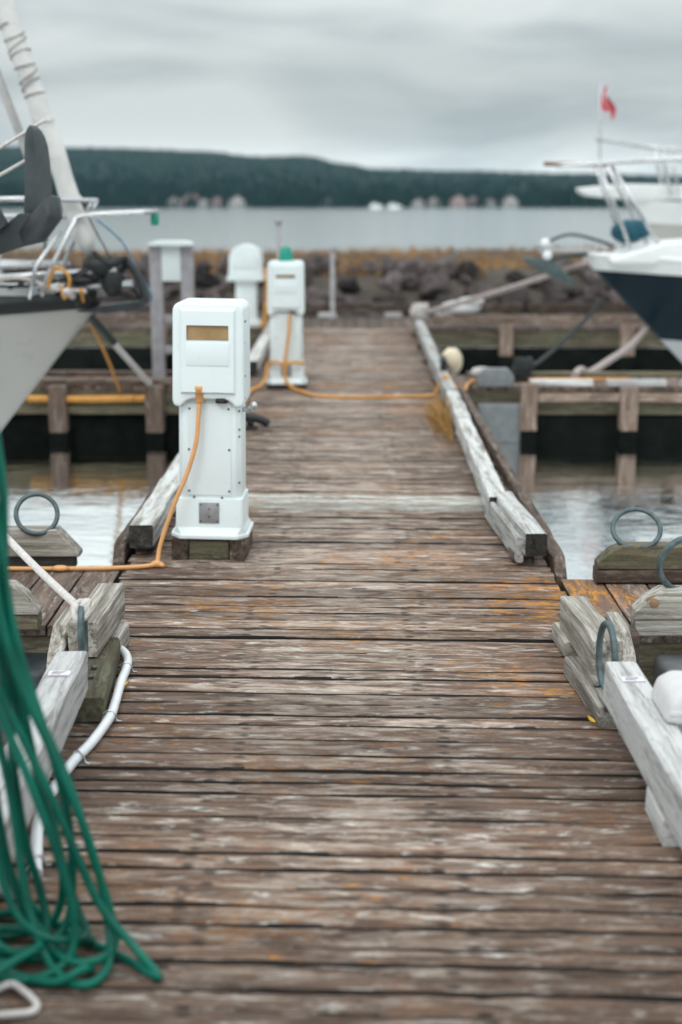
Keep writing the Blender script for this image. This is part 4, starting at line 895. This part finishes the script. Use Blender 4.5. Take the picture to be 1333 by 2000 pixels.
# pulpit
m_ = MB(); A = L2
for s, n_ in ((-1, 0), (1, 1)):
    o_ = .0
    m_.tube(spline([L2(-2.08, .90, 9.8 + s * .22), L2(-2.03, 1.05, 9.8 + s * .22), L2(-1.93, 1.25, 9.8 + s * .17), L2(-1.87, 1.37, 9.8 + s * .12), L2(-1.80, 1.43, 9.8 + s * .09), L2(-1.34, 1.458, 9.8 + s * .07)], 5), .016, 8)
    m_.tube([L2(-2.15, .89, 9.8 + s * .30), L2(-2.10, 1.10, 9.8 + s * .27), L2(-1.95, 1.33, 9.8 + s * .17)], .014, 8)
    m_.tube([L2(-1.93, 1.415, 9.8 + s * .14), L2(-2.6, 1.43, 9.8 + s * .42), L2(-4.5, 1.45, 9.8 + s * .9)], .013, 8)
    m_.tube([L2(-1.97, 1.10, 9.8 + s * .2), L2(-2.6, 1.11, 9.8 + s * .45), L2(-4.5, 1.12, 9.8 + s * .95)], .013, 8)
    m_.tube([L2(-1.74, 1.527, 9.8 + s * .10), L2(-2.2, 1.54, 9.8 + s * .14), L2(-2.7, 1.53, 9.8 + s * .2)], .017, 8)
    m_.tube([L2(-1.74, 1.527, 9.8 + s * .10), L2(-1.80, 1.43, 9.8 + s * .09)], .012, 6)
    m_.tube([L2(-2.5, 1.43, 9.8 + s * .40), L2(-2.5, .82, 9.8 + s * .42)], .013, 6)
m_.tube([L2(-1.34, 1.458, 9.73), L2(-1.335, 1.458, 9.87)], .016, 8); m_.build('pulpit', 'steel', t)
m_ = MB(); m_.tube([L2(-1.50, .97), L2(-1.98, .945), L2(-2.7, .93)], .03, 8); m_.tube([L2(-1.60, 1.07, 9.74), L2(-2.7, 1.0, 9.66)], .022, 8); m_.tube([L2(-2.0, 1.115, 9.6), L2(-3.2, 1.09, 9.35)], .028, 8); m_.build('spinnaker_pole', 'steel', t)
m_ = MB(); m_.lathe([(.022, 0), (.028, .01), (.028, .075), (.018, .085)], L2(-1.338, 1.365, 9.78), 12); m_.build('bow_light', 'teal_plastic', t)
# forestay, furler, sail
base, topp = Vector(L2(-1.775, 1.13)), Vector(L2(-4.7, 10.4)); dirv = (topp - base)
m_ = MB(); pts = []; rs = []
for i in range(90):
    u = i / 89 * .98 + .004; p = base + dirv * u; k = .070 - .030 * u + .003 * math.sin(i * 2.1) + .003 * math.sin(i * .9 + 1); pts.append(p + Vector((.005 * math.sin(i * 1.3), .005 * math.cos(i * 1.7), 0))); rs.append(k if i else .03)
m_.tube(pts, rs, 14); sl = m_.build('furled_sail', 'sail', t)
M['lash'] = plain('lashing_cord', (0.33, 0.30, 0.28), 0.9, 0, 0.3, 50, 0.5, 200)
d_ = dirv.normalized(); e1 = d_.orthogonal().normalized(); e2 = d_.cross(e1); m_ = MB(); pts = []
for i in range(110):
    u = .112 + .052 * (i / 109) + .0022 * math.sin(i * .31); an = i * .44; pts.append(base + dirv * u + (e1 * math.cos(an) + e2 * math.sin(an)) * (.0705 + .004 * math.sin(i * .9)))
m_.tube(pts, .0065, 6); m_.build('lashing', 'lash', sl)
for u in (.02, .045, .075, .1):
    m_ = MB(); p = base + dirv * u; m_.tube([p + (e1 * math.cos(a) + e2 * math.sin(a)) * .0695 + d_ * .03 * math.sin(a) for a in [k * 2 * math.pi / 14 for k in range(14)]], .006, 5, True); m_.build('lashing', 'rope', sl)
m_ = MB(); m_.lathe([(.05, -.10), (.075, -.09), (.075, -.06), (.04, -.05), (.04, .0), (.075, .01), (.07, .04), (.03, .06)], base - dirv.normalized() * .03, 14); m_.tube([base - dirv.normalized() * .08, Vector((-.08, 0, 1.33))], .025, 8); m_.build('furler_drum', 'black', t)
m_ = MB(); m_.tube([base + Vector((-.26, .05, .25)), base + dirv * .5 + Vector((-.32, .05, 0))], [.03, .03], 8); m_.build('inner_stay', 'sail', t)
for pts, r_, mt in ((((-.30, -.16, 1.38), (-.12, -.10, 1.52), (.02, -.06, 1.60), (.10, .0, 1.52), (.22, .03, 1.38), (.26, .02, 1.30)), .014, 'black'), (((-.05, -.08, 1.66), (.06, -.10, 1.58), (.16, -.04, 1.62), (.10, .05, 1.50), (-.06, .02, 1.42), (-.2, -.1, 1.40)), .018, 'rope_dark'),
                    (((-.9, -.35, 1.46), (-.5, -.22, 1.44), (-.2, -.12, 1.50), (.0, -.04, 1.62)), .011, 'rope_dark'), (((-1.0, -.30, 1.40), (-.55, -.28, 1.50), (-.30, -.2, 1.42), (-.1, -.12, 1.40)), .016, 'rope'), (((-.42, -.2, 1.95), (-.35, -.18, 1.7), (-.45, -.2, 1.5), (-.6, -.22, 1.42)), .009, 'rope_dark'),
                    (((-.12, -.1, 2.0), (-.06, -.06, 1.85), (.06, -.05, 1.62), (.12, 0, 1.50)), .006, 'rope_dark'), (((-.25, -.2, 1.44), (-.22, -.25, 1.36), (-.18, -.28, 1.50), (-.28, -.24, 1.56), (-.34, -.22, 1.42)), .013, 'rope_orange'), (((-.75, -.3, 1.95), (-.66, -.3, 1.7), (-.7, -.3, 1.42)), .007, 'rope_dark')):
    m_ = MB(); m_.tube(spline(pts, 6), r_, 6); m_.build('rigging_line', mt, t)
m_ = MB(); m_.ball((-.02, -.05, 1.57), .085, 10, 8, (1.4, .8, .8)); m_.ball((.06, -.03, 1.47), .075, 10, 8, (1, .8, 1.5)); m_.ball((-.16, -.08, 1.47), .06, 10, 8, (1.7, .8, .6)); m_.build('bow_block', 'black', t)
m_ = MB(); m_.tube([(-3.6, 0, 1.5), (-3.6, 0, 11.5)], .075, 10); m_.build('mast', 'steel', t)
m_ = MB(); m_.tube(spline([L2(-1.42, .85), L2(-1.45, 1.0), L2(-1.55, 1.13), L2(-1.66, 1.10), L2(-1.78, .98)], 6), .028, 8); m_.prism([(.0, 1.30), (.24, 1.33), (.30, 1.37), (.26, 1.28), (.06, 1.25), (-.2, 1.26)], 'y', -.07, .07); m_.build('bow_roller', 'anchor', t)
m_ = MB(); m_.tube(sag(L2(-1.88, .90, 9.6), L2(-1.795, .50, 10.66), .0, 6), .034, 8); m_.build('chafe_guard', 'black', t)
top_tube('mooring_rope', [(-1.90, 9.5, .93), (-1.88, 9.6, .90), (-1.79, 10.77, .452), (-1.70, 11.9, .02)], .024, 'rope', 'pale mooring rope from the grey boat down to a post of the left finger pier', 'rope')
top_tube('mooring_rope', [(-1.80, 9.5, .95), (-1.86, 10.0, .75), (-1.93, 11.2, .30), (-1.97, 11.98, -.06)], .013, 'rope_orange', 'orange rope hanging below the grey boat bow', 'rope')
top_tube('blue_line', [(-1.75, 9.9, 1.40), (-1.60, 10.0, 1.25), (-1.50, 10.05, 1.05), (-1.42, 10.1, .88), (-1.46, 10.2, .80)], .006, 'blue', 'thin blue line trailing from the grey boat pulpit', 'rope')
m_ = MB(); m_.tube(spline([(-1.85, 11.93, -.10), (-2.3, 11.92, -.105), (-2.75, 11.92, -.10)], 6), .03, 8); m_.tube([(-1.85, 11.93, -.10), (-1.7, 11.93, -.095)], .026, 8); o = m_.build('orange_pipe', 'cord'); tag(o, 'orange hose fixed along the left finger pier beam', 'hose')

# near left boat, mostly outside the picture: bow with claw anchor
t = thing('sailing_boat', 'dark-hulled boat bow at the left edge that carries the claw anchor', 'boat', (-1.98, 6.75, BZ), 0)
P = hull_fn(8.0, 2.3, 1.62, -.5, .9); hull_strip(P, 0, 1, 24, 8).build('hull', 'float', t); deck_mb(P).build('deck', 'gel', t)
m_ = MB()
for s in (-1, 1): m_.tube([P((i / 14) ** 1.5 * .9 + .012, 0, s) + Vector((0, 0, .015)) for i in range(15)], .022, 6)
m_.build('toe_rail', 'teak', t)
m_ = MB(); m_.prism([(.24, 1.66), (-.55, 1.60), (-.55, 1.70), (.26, 1.74)], 'y', -.02, .10); m_.build('bow_roller', 'steel', t, .008)
m_ = MB()
for s in (-1, 1): m_.tube(spline([(-.75, s * .38, 1.55), (-.70, s * .36, 1.95), (-.55, s * .28, 2.2), (-.1, s * .10, 2.24), (-.02, 0, 2.24)], 6), .014, 8)
m_.tube([(-.7, -.36, 1.9), (-3.2, -.95, 1.98)], .005, 6); m_.build('pulpit', 'steel', t)
m_ = MB(); m_.tube([(.02, .0, 1.60), (-3.1, 0, 10.5)], .012, 6); m_.tube([(-3.1, 0, 1.6), (-3.1, 0, 10.8)], .07, 10); m_.build('mast', 'steel', t)
m_ = MB(); m_.prism([(-1.2, 1.5), (-5.2, 1.5), (-5.2, 1.85), (-2, 1.82)], 'y', -.5, .5); m_.build('cabin_trunk', 'gel', t, .05, 3)
# anchor
an = thing('claw_anchor', 'dark grey claw anchor stowed on the bow at the left edge of the picture', 'anchor', (-1.50, 6.95, 1.30))
def A_(x, z_): return (x + 1.50, z_ - 1.30)
m_ = MB()
prf = [(-1.592, 1.44), (-1.575, 1.60), (-1.556, 1.76), (-1.545, 1.815), (-1.527, 1.850), (-1.503, 1.865), (-1.478, 1.852), (-1.462, 1.82), (-1.455, 1.76), (-1.460, 1.60), (-1.470, 1.44)]
lv = [(1.44, -1.592, -1.468), (1.58, -1.577, -1.460), (1.70, -1.563, -1.455), (1.77, -1.554, -1.455), (1.815, -1.545, -1.462), (1.845, -1.530, -1.475), (1.864, -1.512, -1.494)]
vs_ = []
for (z_, xl, xr) in lv:
    u = (z_ - 1.44) / .42; yb = .04 - .14 * u * u; xm = xl + (xr - xl) * .56; th = .075 * (1 - .6 * u ** 3)
    for (x, y_) in ((xl, yb + .01), (xm, yb - .012), (xr, yb + .085), (xr - .012, yb + .10), (xm, yb + .045), (xl + .006, yb + .04)): vs_.append((x + 1.5, y_, z_ - 1.30))
m_.add(vs_, [(6 * i + k, 6 * i + (k + 1) % 6, 6 * i + 6 + (k + 1) % 6, 6 * i + 6 + k) for i in range(len(lv) - 1) for k in range(6)] + [(5, 4, 3, 2, 1, 0), tuple(range(6 * len(lv) - 6, 6 * len(lv)))])
m_.build('centre_claw', 'anchor_edge', an, .004, 2)
m_ = MB(); pf = [A_(*p) for p in [(-1.545, 1.44), (-1.47, 1.515), (-1.43, 1.545), (-1.396, 1.535), (-1.383, 1.44), (-1.45, 1.345), (-1.56, 1.31), (-1.60, 1.38)]]
n_ = len(pf); fr_ = [-.06, -.10, -.10, -.07, -.10, -.14, -.10, -.05]
m_.add([(p[0], f, p[1]) for p, f in zip(pf, fr_)] + [(p[0], f + .06, p[1]) for p, f in zip(pf, fr_)] + [((pf[1][0] + pf[4][0]) / 2, -.16, (pf[1][1] + pf[5][1]) / 2 + .02)], [(i, (i + 1) % n_, 2 * n_) for i in range(n_)] + [tuple(range(n_, 2 * n_))[::-1]] + [(i, n_ + i, n_ + (i + 1) % n_, (i + 1) % n_) for i in range(n_)])
m_.build('side_claw', 'anchor', an, .003, 1)
m_ = MB(); m_.prism([A_(*p) for p in [(-1.80, 1.62), (-1.72, 1.58), (-1.69, 1.53), (-1.63, 1.41), (-1.69, 1.36), (-1.80, 1.40)]], 'y', -.14, -.08); m_.build('side_claw', 'anchor', an, .010, 2)
m_ = MB(); m_.prism([A_(*p) for p in [(-1.75, 1.36), (-1.70, 1.375), (-1.59, 1.46), (-1.50, 1.46), (-1.47, 1.33), (-1.60, 1.30), (-1.70, 1.265), (-2.05, 1.18), (-2.05, 1.26)]], 'y', -.06, .03); m_.build('shank', 'anchor', an, .006, 1)
for k, (a, b_) in enumerate((((-1.95, 6.9, 1.62), (-1.46, 6.98, 1.895)), ((-1.95, 6.98, 1.52), (-1.545, 7.0, 1.72)))):
    top_tube('bow_line', [a, Vector(a).lerp(Vector(b_), .5) + Vector((0, 0, -.008)), b_] if k else [a, Vector(a).lerp(Vector(b_), .5) + Vector((0, 0, -.01)), b_, (-1.30, 7.05, 2.02), (-1.9, 8.5, 2.6)] if False else [a, Vector(a).lerp(Vector(b_), .5) + Vector((0, 0, -.008)), b_], .0085, 'rope', ('thin pale line passing the top of the claw anchor', 'thin pale line passing behind the middle of the claw anchor')[k], 'rope')

# navy boat on the right
t = thing('sailing_boat', 'navy-hulled boat with white sheer band and teal cushion, bow toward the dock', 'boat', (2.36, 15.0, BZ), math.pi)
P = hull_fn(9, 2.9, 1.45, -.55, 2.0)
hull_strip(P, 0.0, .07, 26, 3, .012).build('sheer_band', 'gel', t); hull_strip(P, .07, .43, 26, 8).build('hull', 'navy', t); hull_strip(P, .43, 1, 26, 8).build('bottom', 'antifoul', t)
deck_mb(P, .05, dz=.015).build('deck', 'gel', t)
m_ = MB()
for s in (-1, 1): m_.tube([P((i / 16) ** 1.5 * .9 + .008, 0, s) + Vector((0, 0, .02)) for i in range(17)], .03, 6)
m_.build('toe_rail', 'gel', t)
m_ = MB(); m_.prism([(-.25, 1.44), (-.8, 1.60), (-3.4, 1.78), (-6, 1.85), (-6, 1.40), (-.25, 1.38)], 'y', -.42, .42); cabn = m_.build('cabin_trunk', 'gel', t, .05, 3)
for x in (-3.0, -4.0, -5.0):
    for s in (-1, 1): m_ = MB(); m_.box((x, s * .422, 1.60), (.5, .02, .14)); m_.build('window', 'h_pane', cabn)
def R2(x, z_, dy=0): return (-(x - 2.36), -dy, z_ - BZ)
m_ = MB()
for s in (-1, 1):
    m_.tube([R2(2.84, 1.06, s * .18), R2(2.49, 1.91, s * .12)], .019, 8); m_.tube([R2(3.12, 1.08, s * .30), R2(2.62, 1.89, s * .14)], .021, 8)
    m_.tube(spline([R2(2.10, 1.895, s * .04), R2(2.49, 1.91, s * .12), R2(3.4, 1.955, s * .45), R2(6, 2.0, s * 1.0)], 4), .018, 8); m_.tube([R2(4.4, 1.1, s * .8), R2(4.4, 1.97, s * .74)], .016, 8)
m_.tube([R2(2.10, 1.895, -.04), R2(2.10, 1.895, .04)], .024, 8); m_.build('pulpit', 'steel', t)
m_ = MB(); m_.tube([R2(1.95, 1.91), R2(2.6, 1.90)], .022, 8); m_.build('rail_cap', 'teak', t)
m_ = MB(); m_.box(R2(2.22, 1.03), (.60, .14, .035)); bs = m_.build('bowsprit', 'plate', t, .01)
m_ = MB(); m_.tube(spline([R2(1.95, 1.06), R2(2.05, 1.14), R2(2.25, 1.20), R2(2.5, 1.15), R2(2.7, 1.08)], 5), .018, 8); m_.build('anchor_rail', 'anchor_edge', t)
for (x, z_) in ((1.976, 1.112), (2.0, .992)): m_ = MB(); m_.ball(R2(x, z_, -.10), .052, 12, 8); m_.build('roller', 'gel', t)
m_ = MB(); m_.prism([(-(x - 2.36), z_ - BZ) for x, z_ in [(1.74, .955), (1.86, .97), (2.08, .93), (2.32, .70), (2.27, .685), (2.08, .76), (1.86, .87)]], 'y', -.03, .09); m_.tube([R2(1.95, .93), R2(2.55, 1.02)], .02, 8); m_.build('stowed_anchor', 'galv', t, .012, 2)
m_ = MB(); m_.ball(R2(2.84, 1.23), .18, 16, 12, (1.0, .75, .68)); m_.ball(R2(2.93, 1.25), .14, 14, 10, (1.1, .9, .75)); m_.build('sail_bag', 'teal_cloth', t)
m_ = MB(); m_.tube([R2(4.9, 1.6), R2(4.9, 12)], .075, 10); m_.build('mast', 'steel', t)
top_tube('mooring_rope', sag((2.42, 14.85, .93), (.83, 17.25, .22), .02, 8), .032, 'rope_tan', 'thick pale mooring rope from the navy boat to the end of the right curb rail', 'rope', None, 4)
top_tube('mooring_rope', [(3.05, 14.9, .24), (2.75, 14.2, .12), (2.45, 13.6, .05), (2.2, 13.2, -.02), (2.05, 12.8, .05), (1.95, 12.5, .03)], .034, 'rope_tan', 'pale mooring rope slanting down below the navy hull', 'rope')
top_tube('mooring_rope', [(2.62, 15.0, .55), (2.2, 14.0, .33), (1.8, 13.1, .16), (1.48, 12.36, .07)], .02, 'rope_dark', 'dark mooring rope running from the navy boat to the black bundle', 'rope')

# white boat beyond the cross walkway, right edge
t = thing('motor_yacht', 'white yacht with grey topsides behind the navy boat at the right edge', 'boat', (3.43, 22.2, BZ), math.pi)
P = hull_fn(10, 3.2, 2.06, -.5, 1.7)
def W2(x, z_, dy=0): return (-(x - 3.43), -dy, z_ - BZ)
o = hull_strip(P, 0, .14, 24, 3, .012).build('sheer_band', 'gel', t); o.location.x = -.75
o = hull_strip(P, .14, 1, 24, 8).build('hull', 'hull_grey', t); o.location.x = -.75
o = deck_mb(P, .05).build('deck', 'gel', t); o.location.x = -.75
m_ = MB(); m_.prism([(0, 2.16), (.03, 2.22), (-.6, 2.28), (-1.6, 2.26), (-1.6, 2.05), (-.9, 2.03), (-.1, 2.10)], 'y', -.22, .22); m_.build('bow_platform', 'gel', t, .03, 3)
m_ = MB(); m_.prism([(-2.6, 1.9), (-7, 1.9), (-7, 2.9), (-4, 2.9)], 'y', -.9, .9); cabn = m_.build('cabin', 'gel', t, .08, 3)
for s in (-1, 1): m_ = MB(); m_.prism([(-3.7, 2.35), (-6.6, 2.35), (-6.6, 2.75), (-4.1, 2.75)], 'y', s * .905 - .012, s * .905 + .012); m_.build('window', 'h_pane', cabn)
m_ = MB()
for s in (-1, 1):
    m_.tube([W2(4.78, 1.65, s * .3), W2(4.60, 2.35, s * .25)], .025, 8); m_.tube([W2(4.88, 1.65, s * .35), W2(4.72, 2.30, s * .3)], .02, 8); m_.tube([W2(3.66, 2.47, s * .05), W2(4.6, 2.33, s * .25), W2(6.5, 2.25, s * .9)], .022, 8)
m_.build('pulpit', 'steel', t)
# flag on a thin staff
t = thing('flag', 'small red and white flag hanging limp from a thin staff on the right', 'flag', (3.74, 22.2, 1.95))
m_ = MB(); m_.tube([(0, 0, 0), (-.02, 0, .6), (-.035, 0, 1.42)], .012, 6); m_.ball((-.035, 0, 1.43), .02, 8, 6); m_.build('staff', 'steel', t)
def flag_strip(u0, u1, name, m):
    m_ = MB(); vs_ = []; nu, nv = 10, 14
    for i in range(nu + 1):
        u = u0 + (u1 - u0) * i / nu
        for j in range(nv + 1):
            v = j / nv; x = .02 + .12 * u + .10 * v * u + .035 * math.sin(v * 6 + u * 5); y_ = .05 * math.sin(u * 9 + v * 3) ; z_ = 1.33 - .36 * v - .20 * u - .02 * math.sin(u * 12)
            vs_.append((x - .03, y_, z_))
    m_.add(vs_, [(i * (nv + 1) + j, (i + 1) * (nv + 1) + j, (i + 1) * (nv + 1) + j + 1, i * (nv + 1) + j + 1) for i in range(nu) for j in range(nv)], True); m_.build(name, m, t)
flag_strip(0, .36, 'red_band', 'flag_red'); flag_strip(.36, .6, 'white_band', 'flag_white'); flag_strip(.6, 1, 'red_band', 'flag_red')

# ------------------------------------------------------------------ damp air over the bay
m = bpy.data.materials.new('haze'); m.use_nodes = True; tn = m.node_tree; tn.nodes.clear()
ou = tn.nodes.new('ShaderNodeOutputMaterial'); pv = tn.nodes.new('ShaderNodeVolumePrincipled'); tn.links.new(pv.outputs[0], ou.inputs['Volume'])
pv.inputs['Color'].default_value = (0.34, 0.74, 0.95, 1); pv.inputs['Density'].default_value = 0.00006
w = MB(); w.box((0, 885, 35), (3400, 1990, 74)); o = w.build('haze', m); tag(o, 'thin pale sea haze over the whole bay', 'haze', kind='stuff')
